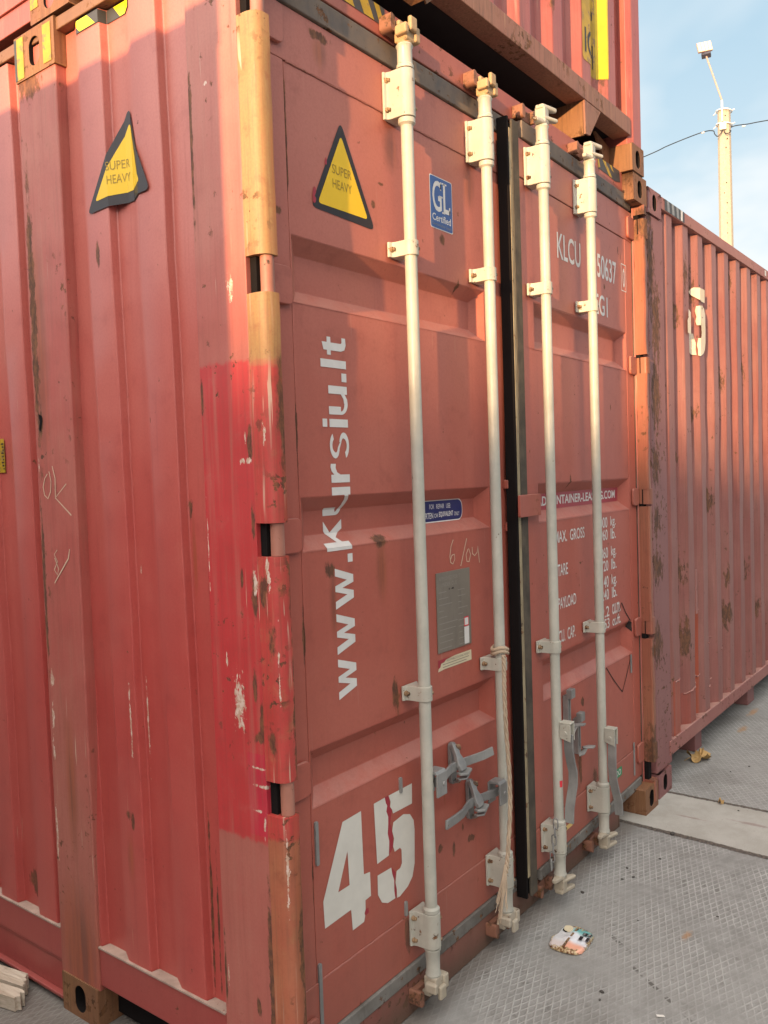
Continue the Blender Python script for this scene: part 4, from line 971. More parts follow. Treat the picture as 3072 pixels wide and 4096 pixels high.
mark('scraped_paint', 'crimson', doorL, [[(0.474, 0.682), (0.490, 0.682), (0.500, 0.650), (0.506, 0.636), (0.495, 0.60), (0.505, 0.575), (0.507, 0.53), (0.487, 0.512), (0.482, 0.575), (0.479, 0.640)],
     [(0.497, 0.470), (0.513, 0.450), (0.508, 0.43), (0.514, 0.40), (0.512, 0.376), (0.506, 0.376), (0.505, 0.43)], [(0.372, 0.402), (0.384, 0.402), (0.386, 0.388), (0.369, 0.385)]], LF(.0009))
mark('warning_triangle', 'sticker_black', doorL, [rpoly([(0.380, 2.540), (0.250, 2.288), (0.516, 2.280)], 0.024)], LF(.0010))
mark('triangle_face', 'sticker_yellow', doorL, [rpoly([(0.379, 2.502), (0.277, 2.303), (0.485, 2.304)], 0.014)], LF(.0016))
mark('scraped_paint', 'crimson', doorL, [rpoly([(0.259, 2.298), (0.268, 2.300), (0.271, 2.312), (0.265, 2.316), (0.272, 2.330), (0.268, 2.342), (0.262, 2.338), (0.256, 2.315)], .004), rpoly([(0.309, 2.410), (0.317, 2.408), (0.318, 2.424), (0.313, 2.428)], .004)], LF(.0018))
mark('triangle_text', 'sticker_text', doorL, [('T', 'SUPER', 0.338, 0.417, 2.394, 2.418, 0.0, False), ('T', 'HEAVY', 0.338, 0.417, 2.356, 2.380, 0.0, False)], LF(.0022))
gl = [rpoly(rect(0.797, 0.924, 2.352, 2.513), .008)]
mark('certification_label', 'white_vinyl', doorL, gl, LF(.0010))
mark('label_face', 'label_blue', doorL, [rpoly(rect(0.7995, 0.9215, 2.3545, 2.5105), .007)], LF(.0014))
GLT = [('T', 'G', 0.811, 0.862, 2.406, 2.500, 0.012, False), ('T', 'L', 0.872, 0.910, 2.408, 2.498, 0.012, False)]
GLT += [rect(0.864, 0.892, 2.495, 2.500), rect(0.904, 0.9105, 2.408, 2.432), rect(0.864, 0.880, 2.4055, 2.4105), rect(0.849, 0.868, 2.452, 2.457), rect(0.8555, 0.8610, 2.474, 2.500)]
GLT += [('T', 'Certified', 0.808, 0.912, 2.376, 2.398, 0.012, False)]
mark('label_text', 'white_vinyl', doorL, GLT, LF(.0018))
mark('label_text', 'galv_metal', doorL, [('T', 'Germanischer Lloyd', 0.806, 0.913, 2.359, 2.371, 0.0, False)], LF(.0018))
mark('repair_label', 'white_vinyl', doorL, [rpoly(rect(0.722, 0.989, 1.443, 1.513), .034, 8)], LF(.0010), cutL)
mark('label_face', 'label_navy', doorL, [rpoly(rect(0.725, 0.986, 1.446, 1.510), .031, 8)], LF(.0014), cutL)
mark('label_text', 'white_vinyl', doorL, [('T', 'FOR   REPAIR   USE:', 0.795, 0.917, 1.485, 1.500, 0.002, False), ('T', 'CORTEN', 0.745, 0.815, 1.455, 1.474, 0.010, False), ('T', 'OR', 0.821, 0.843, 1.457, 1.470, 0.0, False), ('T', 'EQUIVALENT', 0.848, 0.931, 1.456, 1.475, 0.022, False), ('T', 'ONLY', 0.937, 0.969, 1.458, 1.471, 0.0, False)], LF(.0018), cutL)
m = MB(); m.box(0.765, 0.962, .0565, .0598, 1.038, 1.288); plate = m.build('data_plate', 'plate_metal', doorL, bevel=0.001)
px = [('T', 'APPROVED FOR T', 0.778, 0.900, 1.262, 1.274, 0.0, False), ('T', 'UNDER CUS', 0.790, 0.880, 1.243, 1.255, 0.0, False)]
random.seed(3)
for i in range(10): px.append(rect(0.775, 0.80+random.random()*.08, 1.225-.0195*i, 1.2275-.0195*i)); px.append(rect(0.885, 0.90+random.random()*.05, 1.222-.0195*i, 1.2245-.0195*i))
mark('plate_text', 'plate_text', doorL, px, lambda a, b: (a, .0558, b))
mark('plate_text', 'dark_void', doorL, [('T', '0  -48', 0.833, 0.862, 1.230, 1.236, 0.02, False)], lambda a, b: (a, .0555, b))
mark('inspection_sticker', 'red_mark', doorL, [rect(0.918, 0.945, 1.100, 1.131)], lambda a, b: (a, .0557, b))
mark('inspection_sticker', 'white_vinyl', doorL, [rect(0.921, 0.942, 1.104, 1.127), rect(0.917, 0.946, 1.043, 1.0985)], lambda a, b: (a, .0554, b))
mark('weight_strip', 'label_cream', doorL, [[(0.764, 0.981), (0.80, 0.984), (0.962, 0.984), (0.961, 1.0175), (0.86, 1.017), (0.81, 1.012), (0.80, 1.006), (0.782, 1.004), (0.777, 0.994), (0.767, 0.99)]], LF(.0012))
mark('weight_strip', 'crimson', doorL, [[(0.766, 0.992), (0.777, 0.996), (0.782, 1.006), (0.80, 1.008), (0.81, 1.014), (0.84, 1.0172), (0.765, 1.0165)]], LF(.0010))
mark('strip_text', 'plate_metal', doorL, [('T', 'ALLOWABLE STACKING WEIGHT', 0.812, 0.950, 1.0055, 1.0125, 0.0, False), rect(0.79, 0.945, .9985, 1.0005), rect(0.79, 0.93, .990, .992)], LF(.0018))
ch = stroke([(0.872, 1.385), (0.858, 1.365), (0.850, 1.335), (0.853, 1.314), (0.866, 1.308), (0.878, 1.322), (0.876, 1.338), (0.862, 1.336), (0.852, 1.322)], .0035)
ch += stroke([(0.953, 1.383), (0.935, 1.345), (0.912, 1.296)], .0035)+stroke([(0.958, 1.345), (0.946, 1.330), (0.950, 1.308), (0.964, 1.306), (0.974, 1.328), (0.964, 1.348), (0.955, 1.345)], .0035)
ch += stroke([(0.985, 1.352), (0.986, 1.330), (1.000, 1.322), (1.016, 1.332), (1.021, 1.352), (1.024, 1.33), (1.029, 1.296)], .0035)
mark('chalk_mark', 'chalk', doorL, ch, LF(.0012))
st = []
for x, a, b in ((0.182, 0.60, 0.715), (0.176, 0.16, 0.345), (0.549, 0.672, 0.718), (0.556, 0.303, 0.347)): st.append(rpoly(rect(x-.006, x+.006, a, b), .006))
for p_ in st:
    m = MB(); m.prism(p_, 'y', 0.0545, 0.0602); m.build('edge_strip', 'galv_metal', doorL)

# ------------------------------------------------------------------ marks on the far door
W = 'white_vinyl'
mark('serial_number', W, doorR, [('T', 'KLCU', 1.612, 1.840, 2.400, 2.500, 0.012, False), ('T', '50637', 2.018, 2.240, 2.398, 2.498, 0.012, False), ('T', '0', 2.322, 2.350, 2.404, 2.488, 0.012, False),
    ('P', [[(2.303, 2.386), (2.366, 2.386), (2.362, 2.390), (2.307, 2.390)], [(2.366, 2.386), (2.366, 2.507), (2.362, 2.503), (2.362, 2.390)], [(2.366, 2.507), (2.303, 2.507), (2.307, 2.503), (2.362, 2.503)], [(2.303, 2.507), (2.303, 2.386), (2.307, 2.390), (2.307, 2.503)]]), ('T', 'EG1', 1.985, 2.128, 2.242, 2.328, 0.012, False)], RF(.0012), cutR)
rows = [('.000', 'kg.', 1.342, 1.388), ('.960', 'lb.', 1.289, 1.335), ('.860', 'kg.', 1.212, 1.259), ('.720', 'lb.', 1.157, 1.203), ('.140', 'kg.', 1.086, 1.136), ('.240', 'lb.', 1.033, 1.080), ('9.2', 'cu.m.', 0.960, 1.006), ('053', 'cu.ft.', 0.910, 0.954)]
tx = [('T', 'MAX.  GROSS', 1.530, 1.816, 1.319, 1.363, 0.010, False), ('T', 'TARE', 1.546, 1.642, 1.191, 1.236, 0.010, False), ('T', 'PAYLOAD', 1.544, 1.716, 1.064, 1.108, 0.010, False), ('T', 'CU.  CAP.', 1.542, 1.700, 0.936, 0.983, 0.010, False)]
for a, b, z0, z1 in rows:
    tx.append(('T', a, 1.975, 2.070, z0, z1, 0.010, False))
    tx.append(('T', b, 2.106, 2.168 if len(b) == 3 else 2.206, z0-(.008 if 'g' in b else 0), z1, 0.010, False))
mark('weight_table', W, doorR, tx, RF(.0012), cutR)
mark('leasing_strip', 'crimson', doorR, [[(1.440, 1.4475), (2.285, 1.4475), (2.299, 1.508), (1.440, 1.508)]], RF(.0010), cutR)
mark('leasing_address', W, doorR, [('T', 'ADCONTAINER-LEASING.COM', 1.456, 2.262, 1.462, 1.498, 0.020, False)], RF(.0016), cutR)
mark('green_label', 'label_green', doorR, [rpoly(rect(2.020, 2.176, 0.235, 0.2755), .012)], RF(.0040))
mark('label_text', W, doorR, [('T', 'IINDO', 2.052, 2.160, 0.243, 0.2685, 0.016, False)], RF(.0046))
mark('yellow_label', 'label_yellow', doorR, [rect(1.548, 1.622, 0.205, 0.2225)], RF(.0040))
br = stroke([(2.222, 0.996), (2.175, 0.955), (2.130, 0.912)], .004)+stroke([(2.222, 0.996), (2.270, 0.945), (2.330, 0.898)], .006)+stroke([(2.020, 0.745), (2.110, 0.67), (2.208, 0.598)], .0045)+stroke([(2.208, 0.598), (2.262, 0.655), (2.318, 0.722)], .006)
mark('weld_burn', 'soot', doorR, br+[[(2.300, 0.905), (2.345, 0.890), (2.345, 0.845), (2.318, 0.872)]], RF(.0014), cutR)
for a, b in (((2.32, 0.66), (2.324, 0.745)), ((2.335, 0.18), (2.335, 0.335))):
    m = MB(); m.prism(rpoly(rect(a[0]-.007, a[0]+.007, a[1], b[1]), .006), 'y', YR-.006, YR-.0028); m.build('edge_strip', 'galv_metal', doorR)
m = MB(); zz0 = [0.0]  # a small red mark on the third bar
def on_bar(x, y, r): return lambda a, b: (x+r*math.cos(a), y+r*math.sin(a), b)
mark('red_mark', 'red_mark', doorR, [rpoly([(rad(225), .452), (rad(262), .452), (rad(266), .476), (rad(222), .476)], .008)], on_bar(1.372, -0.005, .0186), [(0, rad(q)) for q in range(226, 266, 8)])
# the latch plate that straddles the two doors
m = MB(); m.prism(rpoly(rect(1.190, 1.356, 1.436, 1.513), .006), 'y', 0.026, 0.0355)
m.build('door_lock_plate', 'frame_paint', doorR, bevel=0.002)
m = MB(); m.box(1.20, 1.262, .040, .0585, 1.536, 1.566); m.box(1.205, 1.268, .040, .0585, 1.388, 1.418)
m.build('lock_stop', 'frame_paint', doorL, bevel=0.003)

# ------------------------------------------------------------------ chain and rope hanging on the doors
m = MB(); zc = 0.335
random.seed(5)
for i in range(6):
    cx, cy = 1.318-.004*i, -0.052+.002*i; R1, hh = .0075, .012; pts = []
    for k in range(17):
        an = k*2*math.pi/16; u, v = R1*math.cos(an), R1*math.sin(an)+math.copysign(hh, math.sin(an)) if abs(math.sin(an)) > 1e-6 else 0
        if i % 2: pts.append((cx+u*.9, cy+u*.3, zc-.029*i+v))
        else: pts.append((cx+u*.25, cy-u, zc-.029*i+v))
    m.tube(pts, .0024, 6, cap=False)
tag(m.build('chain', 'galv_metal', None, smooth=60, origin=(1.31, -0.05, 0.17)), 'short steel chain hanging at the foot of the third locking bar', 'chain')
m = MB()
path = [(1.000, -.040, 1.000), (0.990, -.045, 0.94), (0.986, -.047, 0.86), (0.990, -.048, 0.74), (1.002, -.048, 0.61), (1.000, -.048, 0.49), (0.975, -.050, 0.36), (0.955, -.052, 0.30)]
def catm(ps, n):
    ps = [Vector(p) for p in ps]; out = []
    for i in range(len(ps)-1):
        p0, p1, p2, p3 = ps[max(i-1, 0)], ps[i], ps[i+1], ps[min(i+2, len(ps)-1)]
        for k in range(n):
            t = k/n; out.append(.5*((2*p1)+(p2-p0)*t+(2*p0-5*p1+4*p2-p3)*t*t+(3*p1-p0-3*p2+p3)*t*t*t))
    out.append(ps[-1]); return out
cp = catm(path, 12)
for s_ in range(3):
    m.tube([p+Vector((math.cos(i*.62+s_*2.094)*.0042, math.sin(i*.62+s_*2.094)*.0042, 0)) for i, p in enumerate(cp)], .0037, 6)
random.seed(9)
for s_ in range(12):                              # loose strands beside it
    z0_ = random.uniform(.40, .85); k_ = int((1.0-z0_)/.70*(len(cp)-1)); k_ = max(2, min(k_, len(cp)-14)); q_ = cp[k_:k_+13]; o_ = Vector((random.uniform(-.012, .010), random.uniform(-.006, .004), 0))
    m.tube([p+o_*math.sin(i*math.pi/12) for i, p in enumerate(q_)], .0011, 4)
for s_ in range(22):                              # frayed end
    e = Vector((0.952, -.052, .31)); d = Vector((random.uniform(-.055, -.02)+.0, random.uniform(-.02, .018), -random.uniform(.08, .16)))
    m.tube([e+Vector((random.uniform(-.006, .006), 0, .02)), e+d*.5+Vector((random.uniform(-.006, .01), 0, 0)), e+d], .0013, 4)
for dz in (0.0, .012):                            # turns round the bar
    m.tube([(1.045+.026*math.cos(k*math.pi/9), .0+.026*math.sin(k*math.pi/9), 1.000+dz+.006*math.sin(k*.7)) for k in range(19)], .006, 6, cap=False)
tag(m.build('rope', 'rope_fibre', None, smooth=60, origin=(1.0, -0.05, 0.17)), 'frayed brown twine tied round the second locking bar and hanging down it', 'rope')

# ------------------------------------------------------------------ upper container
ZU = HT+0.006
box2 = thing('shipping_container', 'red container stacked on top, with a ribbed end wall and rusty bottom rail', 'container', (1.23, 6.8, ZU), 'red shipping containers')
XR = 2.458
def corr(a0, a1, start, per, d0, d1, sl, fl):
    """trapezoid profile along a: depth d0 on the ribs, d1 between; each rib = rise sl, flat fl, fall sl"""
    pr = [(a0, d1)]; k = 0
    while start+per*k+2*sl+fl < a1:
        s0 = start+per*k
        if s0 > a0: pr += [(s0, d1), (s0+sl, d0), (s0+sl+fl, d0), (s0+2*sl+fl, d1)]
        k += 1
    return pr+[(a1, d1)]
pu = corr(0.13, XR-.118, 0.235, .2612, .018, .060, .055, .085)
def pf(prof):
    def f(a):
        for (a0, d0), (a1, d1) in zip(prof[:-1], prof[1:]):
            if a0 <= a <= a1: return d0+(d1-d0)*(a-a0)/max(a1-a0, 1e-9)
        return prof[-1][1]
    return f
upd = pf(pu)
m = MB(); m.sheet(pu, 'z', ZU+.22, ZU+2.84)
uw = m.build('end_wall', 'upper_paint', box2, bevel=0.006)
m = MB(); m.box(.16, XR-.125, .004, .085, ZU+.150, ZU+.2245); usill = m.build('end_rail', 'upper_rail_paint', box2, bevel=0.003)
m = MB(); m.box(.16, XR-.125, .004, .085, ZU+2.835, ZU+2.9); m.build('end_rail', 'upper_rail_paint', box2, bevel=0.003)
for x0, x1 in ((0.0, .135), (XR-.125, XR)):
    mir = x0 > 1
    m = MB(); pts = [(x0, 0.0), (x1, 0.0), (x1, .15), (x0, .15)]
    if mir: pts = [(x0, .022), (x0+.030, .004), (x1-.012, 0.0), (x1, .012), (x1, .15), (x0, .15)]
    m.prism(pts, 'z', ZU+.118, ZU+2.784); m.build('corner_post', 'upper_paint', box2, bevel=0.004)
    for z in (ZU, ZU+2.784):
        m = MB(); m.casting(XR-.136 if mir else -.004, -.004, z, ('-y', '-x' if not mir else '+x')+(('+z',) if z > ZU else ()), lx=.140); m.build('corner_casting', ['casting_paint', 'dark_void'], box2, bevel=0.004)
m = MB()                                           # gusset beside the casting
m.prism([(2.170, ZU+.148), (2.320, ZU+.118), (2.320, ZU+.004), (2.262, ZU+.004), (2.250, ZU+.06), (2.215, ZU+.10)], 'y', .10, .112)
m.build('rail_gusset', 'casting_paint', box2)
m = MB()                                           # gooseneck tunnel cheek and its bent flange
m.prism([(1.846, ZU+.1485), (2.004, ZU+.1485), (1.893, ZU+.022), (1.852, ZU+.018)], 'y', .006, .014)
m.build('tunnel_plate', 'upper_rail_paint', box2)
m = MB(); m.prism([(0.0145, ZU+.1485), (0.62, ZU+.1485), (0.50, ZU+.03), (0.0145, ZU+.012)], 'x', 1.846, 1.855)
m.build('tunnel_cheek', 'casting_paint', box2)
m = MB()
m.flat([(0.62, .010, ZU+.150), (0.626, .004, ZU+.10), (0.648, -.010, ZU+.062), (0.690, -.016, ZU+.050), (0.705, -.012, ZU+.075), (.700, -.005, ZU+.10)], .10, .006, (0, 1, 0))
m.prism([(0.66, ZU+.1485), (0.80, ZU+.1485), (0.765, ZU+.085), (0.735, ZU+.062), (0.71, ZU+.10)], 'y', .008, .014)
m.build('bent_flange', 'casting_paint', box2)
pr = corr(.16, 13.4, .20, .278, .012, .045, .068, .072)
m = MB(); m.sheet([(d, a) for a, d in pr], 'z', ZU+.086, ZU+2.84); m.build('side_wall', 'upper_paint', box2, bevel=0.005)
m = MB(); m.sheet([(XR-d, a) for a, d in pr], 'z', ZU+.086, ZU+2.84); m.build('side_wall', 'upper_paint', box2)
m = MB(); m.box(0.0, .05, .179, 13.4, ZU+.022, ZU+.085); m.box(-.006, .06, .179, 13.4, ZU+.0855, ZU+.0905); m.box(XR-.05, XR, .179, 13.4, ZU+.02, ZU+.085)
m.build('bottom_rail', 'upper_paint', box2, bevel=0.003)
m = MB(); m.box(0.0, .06, .179, 13.4, ZU+2.841, ZU+2.9); m.box(XR-.06, XR, .179, 13.4, ZU+2.841, ZU+2.9); m.build('top_rail', 'upper_rail_paint', box2)
m = MB(); m.box(.0505, XR-.051, .086, 13.4, ZU+.17, ZU+.20)
for k in range(30): m.box(.0505, XR-.051, .60+k*.42, .65+k*.42, ZU+.06, ZU+.169)
m.build('floor', 'floor_under', box2)
m = MB(); m.box(.0605, XR-.0605, .086, 13.4, ZU+2.86, ZU+2.885); m.build('roof', 'frame_paint', box2)
m = MB(); m.box(.02, XR-.02, 13.41, 13.5, ZU+.02, ZU+2.9); m.build('end_wall', 'upper_paint', box2)
for y0 in (.682, 12.6):
    m = MB(); m.box(-.004, .10, y0, y0+.19, ZU+.1185, ZU+2.78); m.build('side_post', 'mid_post_paint', box2, bevel=0.005)
    m = MB(); m.casting(-.008, y0, ZU, ('-x',), lx=.13, ly=.190); c_ = m.build('corner_casting', ['casting_paint', 'dark_void'], box2, bevel=0.003)
    if y0 < 1: mark('warning_stripe', 'hazard_yellow', c_, [rect(-0.868, -0.830, ZU+.04, ZU+.112), rect(-0.735, -0.718, ZU+.06, ZU+.115)], lambda a, b: (-.0095, -a, b))
ucut = [(0, a) for a, d in pu]
uf = lambda off: (lambda a, b: (a, upd(a)-off, b))
mark('height_sticker', 'hazard_yellow', uw, [rpoly(rect(1.862, 2.130, 3.232, 3.70), .02)], uf(.0012), ucut)
mark('height_sticker', 'height_yellow', uw, [[(2.072, 3.70), (2.132, 3.70), (2.128, 3.26), (2.118, 3.238), (2.072, 3.228)]], uf(.0016), ucut)  # brighter strip: sunlight on the rib slope painted into the sticker
mark('height_text', 'sticker_black', uw, [('T', '6"', 1.945, 2.062, 3.405, 3.50, 0.01, False), ('T', 'IGH', 1.885, 2.062, 3.265, 3.365, 0.01, False)], uf(.0020), ucut)

# ------------------------------------------------------------------ neighbouring container on the right
RX0, RY = 2.562, 0.020
box3 = thing('shipping_container', 'long faded red container with rust holes in its ribbed side, standing alone at the right', 'container', (9.4, 1.25, 0), 'red shipping containers')
LX = 12.19
prc = corr(RX0+.218, RX0+LX-.22, 2.795, .2505, RY+.010, RY+.046, .052, .086)
rcd = pf(prc)
m = MB(); m.dented(prc, .225, 2.85, 22, 0.0060); rw = m.build('side_wall', 'rc_paint', box3, bevel=0.006)
m = MB(); m.box(RX0+.179, RX0+LX-.179, RY, RY+.06, 2.842, 2.902); rt = m.build('top_rail', 'rc_rail_paint', box3, bevel=0.003)
m = MB(); m.box(RX0+.179, RX0+LX-.179, RY, RY+.055, .160, .232); m.build('bottom_rail', 'rc_rail_paint', box3, bevel=0.003)
for x0, x1 in ((RX0, RX0+.218), (RX0+LX-.218, RX0+LX)):
    m = MB(); m.box(x0, x1, RY+.004, RY+.14, .1185, 2.784); m.build('corner_post', 'rc_post_paint', box3, bevel=0.008)
    xc = x0 if x0 < 5 else x1-.178
    for z in (0.0, 2.784):
        for yy in (RY-.004, RY+2.438-.158):
            m = MB(); m.casting(xc, yy, z, ('-y' if yy < 1 else '+y', '-x' if x0 < 5 else '+x')+(('+z',) if z else ()), lx=.178, ly=.162); m.build('corner_casting', ['rc_post_paint', 'dark_void'], box3, bevel=0.004)
for xa, xb in ((3.335, 3.452), (4.44, 4.60), (5.5, 5.62), (6.6, 6.72), (8.2, 8.32), (9.3, 9.42), (11.0, 11.12), (12.5, 12.62)):
    m = MB(); m.box(xa, xb, RY+.066, RY+.19, .002, .1595); m.build('floor_beam', 'rc_post_paint', box3, bevel=0.003)
m = MB(); m.box(RX0+.02, RX0+LX-.02, RY+.20, RY+2.40, .11, .159); m.build('floor', 'floor_under', box3)
m = MB(); m.box(RX0+.05, RX0+LX-.05, RY+.0605, RY+2.40, 2.86, 2.888); m.build('roof', 'rc_rail_paint', box3)
m = MB(); m.sheet([(a, RY+2.438-(d-RY)) for a, d in prc], 'z', .16, 2.87); m.build('side_wall', 'rc_paint', box3)
m = MB(); m.box(RX0+.012, RX0+.03, RY+.141, RY+2.30, .12, 2.87); m.box(RX0+LX-.03, RX0+LX-.012, RY+.141, RY+2.30, .12, 2.87); m.build('end_wall', 'rc_paint', box3)
rcut = [(0, a) for a, d in prc if a < 4.2]
rf = lambda off: (lambda a, b: (a, rcd(a)-off, b))
def sc5(p, x0, x1, z0, z1):                        # the door's numerals, re-used at another size
    return [(x0+(a-.200)/.413*(x1-x0), z0+(b-.369)/.313*(z1-z0)) for a, b in p]
five = [[(.455, .660), (.50, .682), (.607, .682), (.604, .622), (.540, .622), (.50, .64)], fiveC, fiveD]
mark('size_number', 'white_rc', rw, [('P', [[(3.232+(a-.423)/.19*.205, 2.185+(b-.369)/.313*.37) for a, b in p] for p in five]), [(3.130, 2.29), (3.186, 2.285), (3.186, 2.40), (3.150, 2.415), (3.146, 2.37), (3.130, 2.355)]], rf(.0085), rcut)
rtf = lambda a, b: (a, RY-.0012, b)
mark('rail_stripe', 'hazard_grey', rt, [rect(2.80, 3.10, 2.846, 2.900)], rtf)
mark('rail_stripe', 'galv_metal', rt, [[(x, 2.899), (x+.035, 2.899), (x+.045, 2.847), (x+.010, 2.847)] for x in (2.83, 2.90, 2.97)], lambda a, b: (a, RY-.0018, b))
mark('rail_stripe', 'white_vinyl', rt, [[(3.040, 2.899), (3.072, 2.899), (3.068, 2.847), (3.040, 2.847)], [(4.76, 2.89), (4.80, 2.89), (4.80, 2.855), (4.76, 2.855)], [(4.87, 2.88), (4.91, 2.88), (4.91, 2.855), (4.87, 2.855)]], lambda a, b: (a, RY-.0018, b))
m = MB()                                           # welded-on patch plates and their beads
for x, z0, z1 in ((3.195, .80, 1.04), ):
    m.box(x, x+.03, RY+.0045, RY+.009, z0, z1)
m.build('patch_plate', 'rc_rail_paint', rw, bevel=.002)
m = MB()
for x, z in ((3.25, .80), (3.25, .43), (3.49, .60), (3.49, .36), (2.93, .50), (3.13, .40), (3.73, .52)):
    pts = [(x-.07+.14*i/10, rcd(x-.07+.14*i/10)-.001, z+random.uniform(-.006, .006)+.012*i/10) for i in range(11)]
    m.tube(pts, .0035, 6)
m.build('weld_bead', 'rc_rail_paint', rw, smooth=60)

# ------------------------------------------------------------------ out of view to the left: the container whose shadow lies on the side wall, and the shed that shades the yard
NX, NY, NH = -2.20, -0.333, 2.905
box4 = thing('shipping_container', 'blue container parked alongside at the left, across the narrow gap', 'container', (NX-1.22, NY+6.1, 0))
pn = corr(.178, 12.0, .2, .278, .012, .048, .068, .072)
for sx in (1, -1):
    m = MB(); m.sheet([(NX-d if sx > 0 else NX-2.438+d, NY+a) for a, d in pn], 'z', .15, 2.84); m.build('side_wall', 'yard_paint', box4)
m = MB(); m.box(NX-2.438, NX, NY+.05, NY+.10, .12, 2.84); m.box(NX-2.438, NX, NY+12.1, NY+12.15, .12, 2.84); m.build('end_wall', 'yard_paint', box4)
m = MB(); m.box(NX-2.438, NX, NY+.1, NY+12.1, 2.8405, NH); m.box(NX-2.43, NX-.008, NY+.1, NY+12.1, .03, .14); m.build('roof', 'yard_paint', box4)
for xx in (NX-.162, NX-2.438):
    for yy in (NY, NY+12.014):
        m = MB(); m.box(xx+.004, xx+.158, yy+.004, yy+.17, .1185, NH-.1185); m.build('corner_post', 'yard_paint', box4, bevel=.006)
        for z in (0, NH-.118):
            m = MB(); m.casting(xx, yy, z, ('-y', '-x')); m.build('corner_casting', ['yard_paint', 'dark_void'], box4, bevel=.004)
def shade_stack(x, y, n):  # unseen stacks added behind the viewer to dim light on the doors
    for k in range(n):
        b = thing('shipping_container', ['dark blue container standing on the ground behind the viewer', 'dark blue container stacked on another behind the viewer'][min(k, 1)], 'container', (x+6.1, y-1.22, HT*k), 'containers stacked behind the viewer')
        z = HT*k
        pn_ = corr(x+.178, x+12.0, x+.2, .278, y-.012, y-.048, .068, .072)
        m = MB(); m.sheet(pn_, 'z', z+.15, z+2.84); m.sheet([(a, 2*y-2.438-d) for a, d in pn_], 'z', z+.15, z+2.84); m.build('side_wall', 'yard_paint', b)
        m = MB(); m.box(x+.03, x+.06, y-2.40, y-.04, z+.15, z+2.84); m.box(x+12.12, x+12.15, y-2.40, y-.04, z+.15, z+2.84); m.build('end_wall', 'yard_paint', b)
        m = MB(); m.box(x+.1, x+12.08, y-2.43, y-.008, z+2.8405, z+2.895); m.box(x+.1, x+12.08, y-2.43, y-.008, z+.03, z+.145); m.build('roof', 'yard_paint', b)
        for xx in (x, x+12.014):
            for yy in (y-.162, y-2.438):
                m = MB(); m.box(xx+.004, xx+.17, yy+.004, yy+.158, z+.1185, z+2.784); m.build('corner_post', 'yard_paint', b)
                for zc in (z, z+2.785):
                    m = MB(); m.casting(xx, yy, zc, ('+y', '-x'), lx=.178, ly=.162); m.build('corner_casting', ['yard_paint', 'dark_void'], b)
shade_stack(-9.5, -7.5, 2); shade_stack(3.2, -7.5, 2)
SX, SH = -44.0, 5.38
shed = thing('storage_shed', 'long low shed with a pitched sheet roof across the yard', 'building', (SX, -16, 0))
m = MB(); m.prism([(SX-7, 0), (SX+7, 0), (SX+7, 3.9), (SX, SH-.12), (SX-7, 3.9)], 'y', -45, 12); m.build('wall', 'wall_plaster', shed)
m = MB(); m.prism([(SX-7.4, 3.86), (SX, SH-.11), (SX+7.4, 3.86), (SX+7.4, 3.96), (SX, SH), (SX-7.4, 3.96)], 'y', -45.4, 12.4); m.build('roof', 'roof_sheet', shed)
for k in range(8):
    m = MB(); m.box(SX+7.002, SX+7.06, -42+k*7, -38.4+k*7, .05, 3.4); m.build('door', 'roof_sheet', shed, bevel=.02)

# ------------------------------------------------------------------ lamp pole and its cables
pole = thing('utility_pole', 'pale concrete pole carrying a square floodlight behind the containers', 'lamp pole', (16.36, 3.37, 0))
m = MB(); N = 8; A, B_ = Vector((16.36, 3.37, 0)), Vector((16.655, 3.479, 8.69)); rings = []
for i in range(13):
    t = i/12; c = A.lerp(B_, t); r = .160-.036*t
    rings.append([m.v(c+Vector((r*math.cos((k+.35)*2*math.pi/N), r*math.sin((k+.35)*2*math.pi/N), 0))) for k in range(N)])
for i in range(12):
    for k in range(N): m.face([rings[i][k], rings[i][(k+1) % N], rings[i+1][(k+1) % N], rings[i+1][k]])
m.face(rings[-1]); m.face(rings[0][::-1])
shaft = m.build('shaft', 'concrete_pole', pole, bevel=.012)
vd = Vector((-.962, -.273, 0)).normalized(); vr = Vector((vd.y, -vd.x, 0)) * -1      # towards the viewer; to the viewer's right
vr = Vector((-vd.y, vd.x, 0)); 
def PP(s, d, z):
    c = A.lerp(B_, z/8.69); p = c+vr*s+vd*d; return Vector((p.x, p.y, z))
m = MB()
for s, z in ((.02, 8.53), (.05, 8.07), (.025, 7.90), (.02, 7.2), (-.02, 7.0), (.03, 6.8), (.02, 6.6), (.02, 6.4), (.025, 6.2)): m.tube([PP(s, .112, z), PP(s, .128, z)], .011, 8)
m.build('bolt_hole', 'dark_void', shaft)
m = MB()
for z in (8.66, 8.39):
    m.tube([PP(.150*math.cos(k*math.pi/8), .150*math.sin(k*math.pi/8), z-.02*math.cos(k*math.pi/8)) for k in range(17)], .012, 6)
    m.tube([PP(.15, 0, z), PP(.20, .02, z+.01)], .012, 6); m.tube([PP(-.15, 0, z), PP(-.20, .02, z-.05)], .012, 6)
m.build('clamp_band', 'white_vinyl', pole, smooth=60)
m = MB(); top = Vector((16.500, 3.757, 9.77)); b0 = PP(-.035, .150, 8.42); b1 = PP(-.035, .150, 8.83)
m.mi = 1; m.tube([b0, b1], .020, 10); m.mi = 0; m.tube([b1, b1.lerp(top, .5), top], .0165, 10)
m.build('lamp_arm', ['lamp_arm', 'box_cream'], pole, smooth=60)
m = MB(); bc = PP(-.025, .155, 8.31)
m.prism(rpoly([(-.062, -.062), (.062, -.062), (.062, .062), (-.062, .062)], .014), 'y', -.03, .03)
rot = Matrix((vr, -vd, Vector((0, 0, 1)))).transposed().to_4x4(); rot.translation = bc
bmesh.ops.transform(m.bm, matrix=rot, verts=m.bm.verts)
